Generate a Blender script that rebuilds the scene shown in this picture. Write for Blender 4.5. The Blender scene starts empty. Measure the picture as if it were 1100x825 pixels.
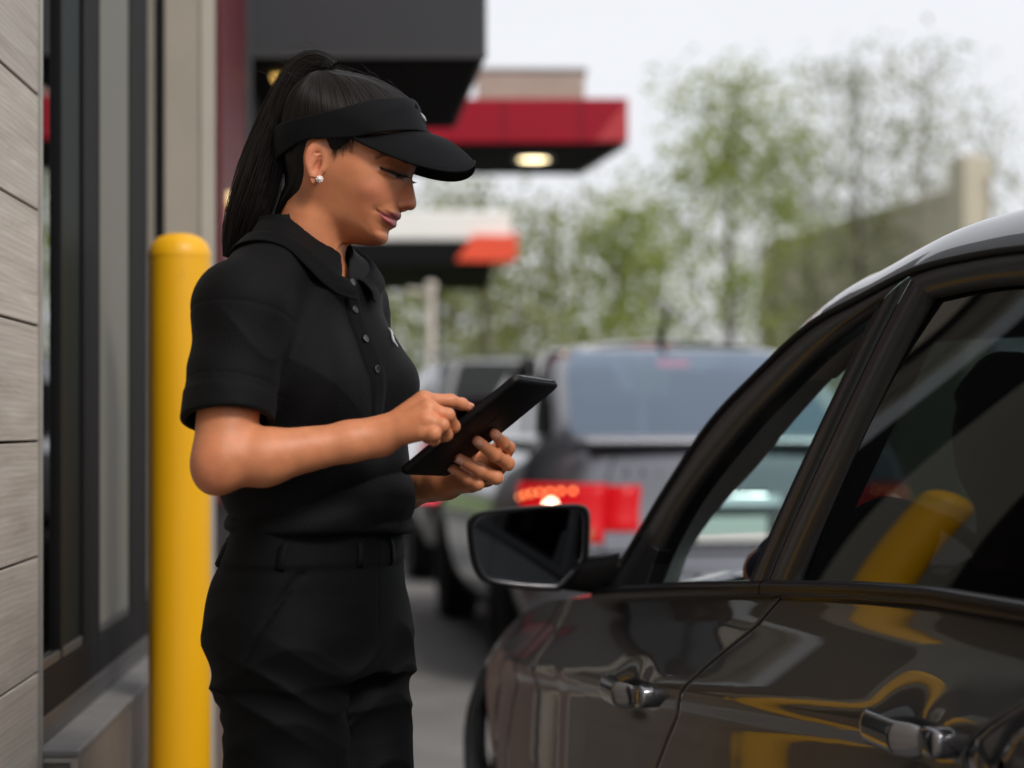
import bpy, bmesh, math, random
import numpy as np
from mathutils import Vector, Matrix
rad = math.radians
random.seed(7); np.random.seed(7)
SC = bpy.context.scene

# ---------------------------------------------------------------- camera, sky, sun, exposure
F = 2160.0; HZ = 458.0; CX = 550.0; EYE = 1.15      # focal length and horizon in photo pixels, eye height in metres
camd = bpy.data.cameras.new('camera'); cam = bpy.data.objects.new('camera', camd)
SC.collection.objects.link(cam); SC.camera = cam
cam.location = (0, 0, EYE); cam.rotation_euler = (rad(90), 0, 0)
camd.sensor_width = 36.0; camd.lens = F / 1100 * 36.0
camd.shift_y = (HZ - 412.5) / 1100
camd.clip_start = 0.05; camd.clip_end = 3000
camd.dof.use_dof = True; camd.dof.focus_distance = 2.78; camd.dof.aperture_fstop = 2.8
camd.dof.aperture_blades = 0

SUN_EL, SUN_ROT = 42.0, 143.0      # a veiled sun, behind the camera and a little to its right
world = bpy.data.worlds.new("World"); SC.world = world; world.use_nodes = True
wn = world.node_tree; wn.nodes.clear()
sky = wn.nodes.new('ShaderNodeTexSky'); sky.sky_type = 'NISHITA'; sky.sun_disc = False
sky.sun_elevation = rad(SUN_EL); sky.sun_rotation = rad(SUN_ROT)
sky.air_density = 1.0; sky.dust_density = 4.0; sky.ozone_density = 1.0
hsv = wn.nodes.new('ShaderNodeHueSaturation'); hsv.inputs['Saturation'].default_value = 0.22
tcw = wn.nodes.new('ShaderNodeTexCoord')
cl = wn.nodes.new('ShaderNodeTexNoise'); cl.inputs['Scale'].default_value = 2.2; cl.inputs['Detail'].default_value = 5
mpw = wn.nodes.new('ShaderNodeMapping'); mpw.inputs['Scale'].default_value = (1, 1, 2.6)
clr = wn.nodes.new('ShaderNodeMapRange'); clr.inputs['To Min'].default_value = 0.86; clr.inputs['To Max'].default_value = 1.14
mxc = wn.nodes.new('ShaderNodeMixRGB'); mxc.inputs['Fac'].default_value = 0.80
mxc.inputs['Color2'].default_value = (9.5, 9.65, 10.15, 1)      # an even overcast layer over the clear sky
mul = wn.nodes.new('ShaderNodeMixRGB'); mul.blend_type = 'MULTIPLY'; mul.inputs['Fac'].default_value = 1
bg = wn.nodes.new('ShaderNodeBackground'); bg.inputs['Strength'].default_value = 0.070
wo = wn.nodes.new('ShaderNodeOutputWorld')
L = wn.links.new
L(tcw.outputs['Generated'], mpw.inputs['Vector']); L(mpw.outputs['Vector'], cl.inputs['Vector'])
L(cl.outputs['Fac'], clr.inputs['Value'])
L(sky.outputs['Color'], hsv.inputs['Color']); L(hsv.outputs['Color'], mxc.inputs['Color1'])
L(mxc.outputs['Color'], mul.inputs['Color1']); L(clr.outputs['Result'], mul.inputs['Color2'])
L(mul.outputs['Color'], bg.inputs['Color']); L(bg.outputs['Background'], wo.inputs['Surface'])

sund = bpy.data.lights.new('sun', 'SUN'); suno = bpy.data.objects.new('sun', sund)
SC.collection.objects.link(suno)
sund.energy = 1.5; sund.angle = rad(16); sund.color = (1.0, 0.95, 0.88)
az = rad(SUN_ROT)
sdir = Vector((math.sin(az) * math.cos(rad(SUN_EL)), math.cos(az) * math.cos(rad(SUN_EL)), math.sin(rad(SUN_EL))))
suno.rotation_euler = sdir.to_track_quat('Z', 'Y').to_euler()
suno.location = (3, -6, 8)

SC.view_settings.view_transform = 'Standard'; SC.view_settings.look = 'None'
SC.view_settings.exposure = 0.60; SC.view_settings.gamma = 1.0
SC.view_settings.use_curve_mapping = False
SC.render.engine = 'CYCLES'
SC.cycles.use_denoising = True
SC.cycles.max_bounces = 8; SC.cycles.transparent_max_bounces = 24
SC.cycles.caustics_reflective = False; SC.cycles.caustics_refractive = False
SC.cycles.sample_clamp_indirect = 6.0

# ---------------------------------------------------------------- helpers
def U(px, py, D):
    """point seen at photo pixel (px, py) at depth D"""
    return np.array([(px - CX) / F * D, D, EYE + (HZ - py) / F * D])

MATS = {}
def mat(name, col, rough=0.5, metal=0.0, spec=0.5, coat=0.0, coat_rough=0.05, var=0.0, vscale=8.0, bump=0.0, bscale=40.0,
        sheen=0.0, trans=0.0, ior=1.45, emit=None, estr=0.0, alpha=1.0, rvar=0.0, sss=0.0, stretch=(1, 1, 1), attr=None, aniso=0.0):
    m = bpy.data.materials.new(name); m.use_nodes = True; MATS[name] = m
    nt = m.node_tree; b = nt.nodes['Principled BSDF']; I = b.inputs
    I['Base Color'].default_value = (*col, 1); I['Roughness'].default_value = rough; I['Metallic'].default_value = metal
    I['Specular IOR Level'].default_value = spec; I['Coat Weight'].default_value = coat; I['Coat Roughness'].default_value = coat_rough
    I['Sheen Weight'].default_value = sheen; I['Transmission Weight'].default_value = trans; I['IOR'].default_value = ior
    I['Alpha'].default_value = alpha
    if aniso: I['Anisotropic'].default_value = aniso
    if emit: I['Emission Color'].default_value = (*emit, 1); I['Emission Strength'].default_value = estr
    if sss:
        I['Subsurface Weight'].default_value = sss; I['Subsurface Radius'].default_value = (1.0, 0.35, 0.2); I['Subsurface Scale'].default_value = 0.006
    need = var or bump or rvar
    if need:
        tc = nt.nodes.new('ShaderNodeTexCoord'); mp = nt.nodes.new('ShaderNodeMapping'); mp.inputs['Scale'].default_value = stretch
        nt.links.new(tc.outputs['Object'], mp.inputs['Vector'])
    src = None
    if attr:
        at = nt.nodes.new('ShaderNodeVertexColor'); at.layer_name = attr; src = at.outputs['Color']
        nt.links.new(src, I['Base Color'])
    if var or rvar:
        n = nt.nodes.new('ShaderNodeTexNoise'); n.inputs['Scale'].default_value = vscale; n.inputs['Detail'].default_value = 6
        n.inputs['Roughness'].default_value = 0.62
        nt.links.new(mp.outputs['Vector'], n.inputs['Vector'])
    if var:
        mr = nt.nodes.new('ShaderNodeMapRange'); mr.inputs['From Min'].default_value = 0.25; mr.inputs['From Max'].default_value = 0.75
        mr.inputs['To Min'].default_value = 1 - var; mr.inputs['To Max'].default_value = 1 + var
        nt.links.new(n.outputs['Fac'], mr.inputs['Value'])
        mx = nt.nodes.new('ShaderNodeMixRGB'); mx.blend_type = 'MULTIPLY'; mx.inputs['Fac'].default_value = 1
        if src is not None: nt.links.new(src, mx.inputs['Color1'])
        else: mx.inputs['Color1'].default_value = (*col, 1)
        nt.links.new(mr.outputs['Result'], mx.inputs['Color2']); nt.links.new(mx.outputs['Color'], I['Base Color'])
    if rvar:
        mr2 = nt.nodes.new('ShaderNodeMapRange'); mr2.inputs['From Min'].default_value = 0.3; mr2.inputs['From Max'].default_value = 0.7
        mr2.inputs['To Min'].default_value = max(0.02, rough - rvar); mr2.inputs['To Max'].default_value = rough + rvar
        nt.links.new(n.outputs['Fac'], mr2.inputs['Value']); nt.links.new(mr2.outputs['Result'], I['Roughness'])
    if bump:
        n2 = nt.nodes.new('ShaderNodeTexNoise'); n2.inputs['Scale'].default_value = bscale; n2.inputs['Detail'].default_value = 4
        nt.links.new(mp.outputs['Vector'], n2.inputs['Vector'])
        bp = nt.nodes.new('ShaderNodeBump'); bp.inputs['Strength'].default_value = bump; bp.inputs['Distance'].default_value = 0.002
        nt.links.new(n2.outputs['Fac'], bp.inputs['Height']); nt.links.new(bp.outputs['Normal'], I['Normal'])
    return m

BASE = {}
def link(o, parent=None):
    SC.collection.objects.link(o)
    if parent is not None:
        o.parent = parent; BASE[o.name] = BASE[parent.name]
def tag(o, label=None, cat=None, group=None, kind=None):
    if label: o['label'] = label
    if cat: o['category'] = cat
    if group: o['group'] = group
    if kind: o['kind'] = kind
    return o
def thing(name, base, label, cat, group=None):
    o = bpy.data.objects.new(name, None); SC.collection.objects.link(o)
    o.empty_display_size = 0.1; o.location = base; BASE[o.name] = np.array(base, float)
    return tag(o, label, cat, group)

def mesh_np(name, V, Fq, smooth=True):
    """mesh from arrays; Fq: (N,4) or (N,3) array, or a list of index lists"""
    me = bpy.data.meshes.new(name)
    V = np.asarray(V, np.float32)
    if isinstance(Fq, np.ndarray) and Fq.ndim == 2:
        k = Fq.shape[1]; n = len(Fq)
        me.vertices.add(len(V)); me.vertices.foreach_set('co', V.ravel())
        me.loops.add(n * k); me.loops.foreach_set('vertex_index', Fq.astype(np.int32).ravel())
        me.polygons.add(n); me.polygons.foreach_set('loop_start', np.arange(0, n * k, k, dtype=np.int32))
        me.polygons.foreach_set('loop_total', np.full(n, k, np.int32))
    else:
        me.from_pydata([tuple(map(float, v)) for v in V], [], [tuple(f) for f in Fq])
    me.polygons.foreach_set('use_smooth', [smooth] * len(me.polygons))
    me.update(); me.validate()
    return me
def mk(name, V, Fq, m, parent=None, base=None, smooth=True, solid=0.0, offset=-1, bevel=0.0, bseg=2, subsurf=0, split=None, fixn=False):
    """one mesh object from world-space points; it gets its parent's base, or its own, as origin"""
    b = BASE[parent.name] if parent is not None else np.array(base if base is not None else (0, 0, 0), float)
    me = mesh_np(name, np.asarray(V, float) - b, Fq, smooth)
    o = bpy.data.objects.new(name, me); link(o, parent)
    if parent is None: o.location = b; BASE[o.name] = b
    if m is not None: me.materials.append(m)
    if fixn:
        bm = bmesh.new(); bm.from_mesh(me); bmesh.ops.recalc_face_normals(bm, faces=bm.faces); bm.to_mesh(me); bm.free()
    if solid:
        s = o.modifiers.new('thick', 'SOLIDIFY'); s.thickness = solid; s.offset = offset
    if bevel:
        s = o.modifiers.new('bevel', 'BEVEL'); s.width = bevel; s.segments = bseg; s.limit_method = 'ANGLE'; s.angle_limit = rad(35)
        s.harden_normals = False
    if subsurf:
        s = o.modifiers.new('sub', 'SUBSURF'); s.levels = subsurf; s.render_levels = subsurf
    if split is not None:
        s = o.modifiers.new('split', 'EDGE_SPLIT'); s.split_angle = rad(split)
    return o

class MB:
    """collects shapes into one mesh"""
    def __init__(s): s.V = []; s.F = []
    def add(s, V, Fs):
        n = len(s.V); s.V.extend([tuple(v) for v in V]); s.F.extend([tuple(int(i) + n for i in f) for f in Fs]); return s
    def grid(s, P, cu=False, cv=False, flip=False):
        P = np.asarray(P, float); m, n = P.shape[:2]; Fs = []
        for i in range(m if cu else m - 1):
            for j in range(n if cv else n - 1):
                q = (i * n + j, ((i + 1) % m) * n + j, ((i + 1) % m) * n + (j + 1) % n, i * n + (j + 1) % n)
                Fs.append(q[::-1] if flip else q)
        return s.add(P.reshape(-1, 3), Fs)
    def tube(s, path, r, k=8, caps=True, flat=None):
        path = [np.asarray(p, float) for p in path]; n = len(path)
        if np.isscalar(r): r = [r] * n
        P = []; ref = None
        for i, p in enumerate(path):
            t = path[min(i + 1, n - 1)] - path[max(i - 1, 0)]; t = t / (np.linalg.norm(t) + 1e-12)
            if ref is None:
                ref = np.array([0, 0, 1.0]) if abs(t[2]) < 0.9 else np.array([1.0, 0, 0])
            a = ref - t * np.dot(ref, t); a /= np.linalg.norm(a) + 1e-12; ref = a
            b = np.cross(t, a)
            P.append([p + r[i] * (math.cos(2 * math.pi * j / k) * a + math.sin(2 * math.pi * j / k) * b * (flat or 1)) for j in range(k)])
        n0 = len(s.V); s.grid(P, cv=True)
        if caps:
            s.F.append(tuple(n0 + j for j in range(k))[::-1]); s.F.append(tuple(n0 + (n - 1) * k + j for j in range(k)))
        return s
    def box(s, c, size, axes=None):
        c = np.asarray(c, float); h = np.asarray(size, float) / 2
        A = np.eye(3) if axes is None else np.asarray(axes, float)
        V = [c + sx * h[0] * A[0] + sy * h[1] * A[1] + sz * h[2] * A[2] for sx in (-1, 1) for sy in (-1, 1) for sz in (-1, 1)]
        return s.add(V, [(0, 1, 3, 2), (4, 6, 7, 5), (0, 4, 5, 1), (2, 3, 7, 6), (0, 2, 6, 4), (1, 5, 7, 3)])
    def prism(s, poly, d):
        """polygon (list of 3d points) pushed along the vector d"""
        n = len(poly); d = np.asarray(d, float); poly = [np.asarray(p, float) for p in poly]
        V = poly + [p + d for p in poly]
        Fs = [tuple(range(n))[::-1], tuple(range(n, 2 * n))] + [(i, (i + 1) % n, n + (i + 1) % n, n + i) for i in range(n)]
        return s.add(V, Fs)
    def lathe(s, prof, c, axis=(0, 0, 1), k=24, ends=True):
        """prof: list of (radius, height)"""
        ax = np.asarray(axis, float); ax /= np.linalg.norm(ax)
        a = np.cross(ax, [0, 0, 1.0] if abs(ax[2]) < 0.9 else [1.0, 0, 0]); a /= np.linalg.norm(a); b = np.cross(ax, a)
        P = [[np.asarray(c) + ax * z + r * (math.cos(2 * math.pi * j / k) * a + math.sin(2 * math.pi * j / k) * b) for j in range(k)] for r, z in prof]
        n0 = len(s.V); s.grid(P, cv=True)
        if ends and prof[0][0] > 1e-6: s.F.append(tuple(n0 + j for j in range(k))[::-1])
        if ends and prof[-1][0] > 1e-6: s.F.append(tuple(n0 + (len(prof) - 1) * k + j for j in range(k)))
        return s
    def build(s, name, m, parent=None, **kw):
        return mk(name, s.V, s.F, m, parent, **kw)

def crom(pts, n, closed=False):
    """Catmull-Rom resampling, n points, by chord length"""
    P = np.asarray(pts, float); m = len(P)
    if closed: Q = np.vstack([P[-1], P, P[0], P[1]])
    else: Q = np.vstack([2 * P[0] - P[1], P, 2 * P[-1] - P[-2]])
    segs = m if closed else m - 1
    out = []
    for i in range(segs):
        p0, p1, p2, p3 = Q[i:i + 4]
        for t in np.linspace(0, 1, 12, endpoint=False):
            out.append(0.5 * ((2 * p1) + (-p0 + p2) * t + (2 * p0 - 5 * p1 + 4 * p2 - p3) * t * t + (-p0 + 3 * p1 - 3 * p2 + p3) * t ** 3))
    if not closed: out.append(P[-1])
    else: out.append(out[0])
    out = np.array(out); d = np.r_[0, np.cumsum(np.linalg.norm(np.diff(out, axis=0), axis=1))]
    tt = np.linspace(0, d[-1], n + (1 if closed else 0))
    R = np.stack([np.interp(tt, d, out[:, k]) for k in range(P.shape[1])], 1)
    return R[:-1] if closed else R

# ---- signed distance fields and their surfaces
def smin(a, b, k):
    h = np.clip(0.5 + 0.5 * (b - a) / k, 0, 1); return b + (a - b) * h - k * h * (1 - h)
def smax(a, b, k): return -smin(-a, -b, k)
def caps(p, a, b, ra, rb):
    a = np.asarray(a, float); b = np.asarray(b, float); ba = b - a
    t = np.clip(((p - a) @ ba) / (ba @ ba), 0, 1)
    return np.linalg.norm(p - a - t[:, None] * ba, axis=1) - (ra + (rb - ra) * t)
def ellip(q, r):
    r = np.asarray(r, float); k0 = np.linalg.norm(q / r, axis=1); k1 = np.linalg.norm(q / (r * r), axis=1) + 1e-9
    return k0 * (k0 - 1) / k1
def evalb(f, P, n=400000):
    return np.concatenate([f(P[i:i + n]) for i in range(0, len(P), n)]) if len(P) else np.zeros(0)
def surfnet(f, bmin, bmax, h, B=8, lip=1.5, newton=2):
    bmin = np.asarray(bmin, float); bmax = np.asarray(bmax, float)
    nb = np.ceil((bmax - bmin) / (h * B)).astype(int); N = nb * B + 1
    g = np.stack(np.meshgrid(*[(np.arange(k) + 0.5) * h * B for k in nb], indexing='ij'), -1).reshape(-1, 3) + bmin
    c = evalb(f, g).reshape(nb)
    act = np.abs(c) < lip * h * B * 0.87 + 2 * h
    def up(a): return a.repeat(B, 0).repeat(B, 1).repeat(B, 2)
    V = np.ones(N, np.float32); V[:-1, :-1, :-1] = np.where(up(c < 0), -1, 1)
    ma = up(act); M = np.zeros(N, bool)
    for i in (0, 1):
        for j in (0, 1):
            for k in (0, 1):
                M[i:i + ma.shape[0], j:j + ma.shape[1], k:k + ma.shape[2]] |= ma
    idx = np.argwhere(M); V[M] = evalb(f, idx * h + bmin)
    S = V < 0
    cnt = np.zeros(N - 1, np.uint8)
    for i in (0, 1):
        for j in (0, 1):
            for k in (0, 1):
                cnt += S[i:N[0] - 1 + i, j:N[1] - 1 + j, k:N[2] - 1 + k]
    cells = np.argwhere((cnt > 0) & (cnt < 8)); C = N - 1
    flat = (cells[:, 0] * C[1] + cells[:, 1]) * C[2] + cells[:, 2]
    cor = np.array([(i, j, k) for i in (0, 1) for j in (0, 1) for k in (0, 1)])
    val = np.stack([V[cells[:, 0] + a, cells[:, 1] + b, cells[:, 2] + d] for a, b, d in cor], 1)
    acc = np.zeros((len(cells), 3)); num = np.zeros(len(cells))
    for a in range(8):
        for b in range(a + 1, 8):
            if np.abs(cor[a] - cor[b]).sum() != 1: continue
            va, vb = val[:, a], val[:, b]; x = (va < 0) != (vb < 0)
            t = np.where(x, va / np.where(x, va - vb, 1), 0)
            acc += np.where(x[:, None], cor[a] + t[:, None] * (cor[b] - cor[a]), 0); num += x
    P = (cells + acc / num[:, None]) * h + bmin
    quads = []
    for ax in range(3):
        u, v = (ax + 1) % 3, (ax + 2) % 3
        sl0 = [slice(None)] * 3; sl1 = [slice(None)] * 3
        sl0[ax] = slice(0, N[ax] - 1); sl1[ax] = slice(1, N[ax])
        for q in (sl0, sl1): q[u] = slice(1, N[u] - 1); q[v] = slice(1, N[v] - 1)
        A, Bv = S[tuple(sl0)], S[tuple(sl1)]
        e = np.argwhere(A != Bv); 
        if not len(e): continue
        sgn = A[e[:, 0], e[:, 1], e[:, 2]]
        e = e.copy(); e[:, u] += 1; e[:, v] += 1
        qs = []
        for du, dv in ((-1, -1), (0, -1), (0, 0), (-1, 0)):
            ce = e.copy(); ce[:, u] += du; ce[:, v] += dv
            qs.append(np.searchsorted(flat, (ce[:, 0] * C[1] + ce[:, 1]) * C[2] + ce[:, 2]))
        qs = np.stack(qs, 1); qs[~sgn] = qs[~sgn][:, ::-1]; quads.append(qs)
    Q = np.concatenate(quads)
    for _ in range(newton):
        e = h * 0.6; f0 = evalb(f, P)
        G = np.stack([evalb(f, P + e * np.eye(3)[i]) - evalb(f, P - e * np.eye(3)[i]) for i in range(3)], 1) / (2 * e)
        st = -f0[:, None] * G / (np.sum(G * G, 1)[:, None] + 1e-6)
        ln = np.linalg.norm(st, axis=1)[:, None]; st *= np.minimum(1, h * 0.7 / (ln + 1e-12)); P = P + st
    return P, Q
class Ras:
    """signed distance to a closed 2d outline (inside positive), sampled from a raster"""
    def __init__(s, poly, res=0.5, pad=40, smooth=True):
        P = crom(poly, 160, True) if smooth else np.asarray(poly, float)
        s.lo = P.min(0) - pad; hi = P.max(0) + pad; s.res = res
        nx, ny = np.ceil((hi - s.lo) / res).astype(int) + 1
        X, Y = np.meshgrid(s.lo[0] + np.arange(nx) * res, s.lo[1] + np.arange(ny) * res, indexing='ij')
        d = np.full(X.shape, 1e9); ins = np.zeros(X.shape, bool)
        for a, b in zip(P, np.roll(P, -1, 0)):
            e = b - a; t = np.clip(((X - a[0]) * e[0] + (Y - a[1]) * e[1]) / (e @ e + 1e-12), 0, 1)
            d = np.minimum(d, (X - a[0] - t * e[0]) ** 2 + (Y - a[1] - t * e[1]) ** 2)
            if a[1] != b[1]:
                c = (a[1] > Y) != (b[1] > Y); ins ^= c & (X < (b[0] - a[0]) * (Y - a[1]) / (b[1] - a[1]) + a[0])
        s.D = np.where(ins, np.sqrt(d), -np.sqrt(d))
    def soften(s, levels=((5, 4, 14), (11, 12, 30))):
        """round off the ridges of the distance field away from the outline"""
        D0 = s.D
        for sig, d0, d1 in levels:
            k = np.exp(-.5 * (np.arange(-3 * sig, 3 * sig + s.res / 2, s.res) / sig) ** 2); k /= k.sum(); n = len(k) // 2
            A = np.pad(np.maximum(D0, -4), n, mode='edge')
            A = np.apply_along_axis(lambda v: np.convolve(v, k, 'valid'), 0, A); A = np.apply_along_axis(lambda v: np.convolve(v, k, 'valid'), 1, A)
            w = np.clip((D0 - d0) / (d1 - d0), 0, 1); w = w * w * (3 - 2 * w); s.D = s.D * (1 - w) + A * w
        return s
    def __call__(s, x, y):
        u = np.clip((x - s.lo[0]) / s.res, 0, s.D.shape[0] - 1.001); v = np.clip((y - s.lo[1]) / s.res, 0, s.D.shape[1] - 1.001)
        i = u.astype(int); j = v.astype(int); fu = u - i; fv = v - j; D = s.D
        return (D[i, j] * (1 - fu) + D[i + 1, j] * fu) * (1 - fv) + (D[i, j + 1] * (1 - fu) + D[i + 1, j + 1] * fu) * fv
def segd(x, y, pts):
    d = np.full(x.shape, 1e9)
    for a, b in zip(pts[:-1], pts[1:]):
        ex, ey = b[0] - a[0], b[1] - a[1]; t = np.clip(((x - a[0]) * ex + (y - a[1]) * ey) / (ex * ex + ey * ey), 0, 1)
        d = np.minimum(d, np.hypot(x - a[0] - t * ex, y - a[1] - t * ey))
    return d
class Sm:
    """smooth curve through a few knots"""
    def __init__(s, xs, ys, w=0.07):
        s.x = np.linspace(xs[0], xs[-1], 600); y = np.interp(s.x, xs, ys); k = np.exp(-(np.linspace(-2, 2, int(600 * w) | 1)) ** 2); k /= k.sum()
        s.y = np.convolve(np.pad(y, len(k) // 2, mode='edge'), k, 'valid')
    def __call__(s, v): return np.interp(v, s.x, s.y)
def gs(x, s): return np.exp(-(x / s) ** 2)
# ---------------------------------------------------------------- materials shared by the vehicles
m_paint = mat('graphite_paint', (.046, .049, .055), rough=.30, metal=.5, spec=.5, coat=1.0, coat_rough=.015, var=.03, vscale=300)
m_black = mat('gloss_black_trim', (.006, .006, .007), rough=.24, spec=.3)
m_mblack = mat('mirror_housing_black', (.0045, .0045, .005), rough=.33, spec=.16)
m_frame = mat('door_frame_black', (.012, .0122, .0135), rough=.32, spec=.4, coat=.25, coat_rough=.12)
m_rubber = mat('rubber', (.012, .012, .012), rough=.75, bump=.2, bscale=200)
m_chrome = mat('chrome', (.72, .72, .74), rough=.07, metal=1.0)
m_dchrome = mat('dark_chrome', (.30, .30, .32), rough=.10, metal=1.0)
m_handle = mat('handle_paint', (.20, .20, .21), rough=.13, metal=.9, coat=1.0, coat_rough=.02)
m_trim = mat('grey_headliner', (.36, .345, .33), rough=.9, var=.06, vscale=60, bump=.2, bscale=500)
m_dash = mat('dark_plastic', (.018, .018, .020), rough=.6, bump=.2, bscale=300)
m_seat = mat('dark_seat_cloth', (.016, .016, .018), rough=.9, bump=.4, bscale=500)
m_tyre = mat('tyre', (.014, .014, .014), rough=.85, bump=.3, bscale=90)
m_rim = mat('alloy', (.42, .42, .43), rough=.28, metal=.9)
m_mirror = mat('mirror_glass', (.045, .047, .050), rough=.05, metal=1.0)
m_inner = mat('wheel_well_black', (.006, .006, .006), rough=.95)
def glass(name, tint, refl=1.0, rough=0.0, low=.07):
    """thin window: light passes straight through, tinted, with a fresnel reflection"""
    m = bpy.data.materials.new(name); m.use_nodes = True; nt = m.node_tree; nt.nodes.clear()
    t = nt.nodes.new('ShaderNodeBsdfTransparent'); t.inputs['Color'].default_value = (*tint, 1)
    g = nt.nodes.new('ShaderNodeBsdfGlossy'); g.inputs['Roughness'].default_value = rough; g.inputs['Color'].default_value = (*(refl if isinstance(refl, tuple) else (refl, refl, refl)), 1)
    lw = nt.nodes.new('ShaderNodeLayerWeight'); lw.inputs['Blend'].default_value = .5           # facing = 1 - |cos|, alike from both sides
    pw = nt.nodes.new('ShaderNodeMath'); pw.operation = 'POWER'; pw.inputs[1].default_value = 4.2; nt.links.new(lw.outputs['Facing'], pw.inputs[0])
    f = nt.nodes.new('ShaderNodeMapRange'); f.inputs['To Min'].default_value = low; f.inputs['To Max'].default_value = 1.0; nt.links.new(pw.outputs['Value'], f.inputs['Value'])
    x = nt.nodes.new('ShaderNodeMixShader'); o = nt.nodes.new('ShaderNodeOutputMaterial')
    nt.links.new(f.outputs['Result'], x.inputs['Fac']); nt.links.new(t.outputs['BSDF'], x.inputs[1]); nt.links.new(g.outputs['BSDF'], x.inputs[2])
    nt.links.new(x.outputs['Shader'], o.inputs['Surface']); return m
m_tint = glass('privacy_glass', (.062, .063, .066), refl=.85, low=.05)
m_wind = glass('windscreen_glass', (.60, .84, .79))
m_clear = glass('side_glass', (.60, .70, .68))

def wheel(parent, c, ax, r=.31, w=.20, rim=.205, name='wheel', spokes=10, dm=m_rim):
    """ax points outboard"""
    t = MB().lathe([(rim - .01, -w / 2), (r - .03, -w / 2), (r - .006, -w / 2 + .025), (r, -w / 4), (r, w / 4), (r - .006, w / 2 - .025), (r - .03, w / 2), (rim + .012, w / 2), (rim, w / 2 - .012)], c, ax, 48).build(name, m_tyre, parent)
    b = MB().lathe([(rim, w / 2 - .012), (rim - .012, w / 2 - .02), (rim - .02, w / 2 - .09), (.06, w / 2 - .10), (0, w / 2 - .10)], c, ax, 40)
    axn = np.asarray(ax, float); e1 = np.cross(axn, [0, 0, 1.0]); e1 /= np.linalg.norm(e1); e2 = np.cross(axn, e1)
    for k in range(spokes):
        a = 2 * math.pi * k / spokes; d = math.cos(a) * e1 + math.sin(a) * e2; tg = np.cross(axn, d)
        b.box(np.asarray(c) + d * (rim * .52) + axn * (w / 2 - .028), (rim * .92, .026, .022), [d, tg, axn])
    b.lathe([(.062, w / 2 - .05), (.06, w / 2 - .016), (.02, w / 2 - .010), (0, w / 2 - .010)], c, ax, 24)
    b.build('rim', dm, t, split=30)
    return t
# ---------------------------------------------------------------- ground and lane
def asphalt(name, col, dirt):
    m = mat(name, col, rough=.88, var=.22, vscale=2.2, bump=.5, bscale=160, rvar=.08); return m
m_asph = asphalt('asphalt', (.085, .083, .081), .2)
m_lane = asphalt('lane_concrete', (.17, .165, .158), .2)
m_line = mat('road_paint_white', (.62, .61, .58), rough=.7, var=.2, vscale=14)
m_grass = mat('grass_ground', (.10, .15, .035), rough=.95, var=.35, vscale=1.2, bump=.5, bscale=60)
m_kerb = mat('kerb_concrete', (.34, .33, .31), rough=.85, var=.12, vscale=8, bump=.3, bscale=90)
def sheet(name, pts, z, m): 
    o = mk(name, [(x, y, z) for x, y in pts], [tuple(range(len(pts)))], m, smooth=False); tag(o, kind='structure'); return o
sheet('ground', [(-900, -900), (900, -900), (900, 900), (-900, 900)], 0, m_asph)
sheet('drive_lane', [(-.55, -14), (2.6, -14), (1.9, 6), (.9, 15), (-1.6, 25), (-4.6, 24.5), (-2.2, 14), (-1.0, 6)], .004, m_lane)
def kerb(name, a, b, w=.15, h=.12):
    a, b = np.array([*a, 0.]), np.array([*b, 0.]); t = (b - a) / np.linalg.norm(b - a); n = np.array([-t[1], t[0], 0]); g = MB()
    g.box((a + b) / 2 + [0, 0, h / 2], (np.linalg.norm(b - a), w, h), [t, n, [0, 0, 1]]); o = g.build(name, m_kerb, smooth=False, bevel=.02); tag(o, kind='structure'); return o
kerb('kerb', (3.6, 27), (30, 21)); kerb('kerb', (-14, 29), (3.6, 27))
sheet('grass_verge', [(-40, 29.5), (3.7, 27.2), (60, 14), (60, 70), (-40, 70)], .05, m_grass)

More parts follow.
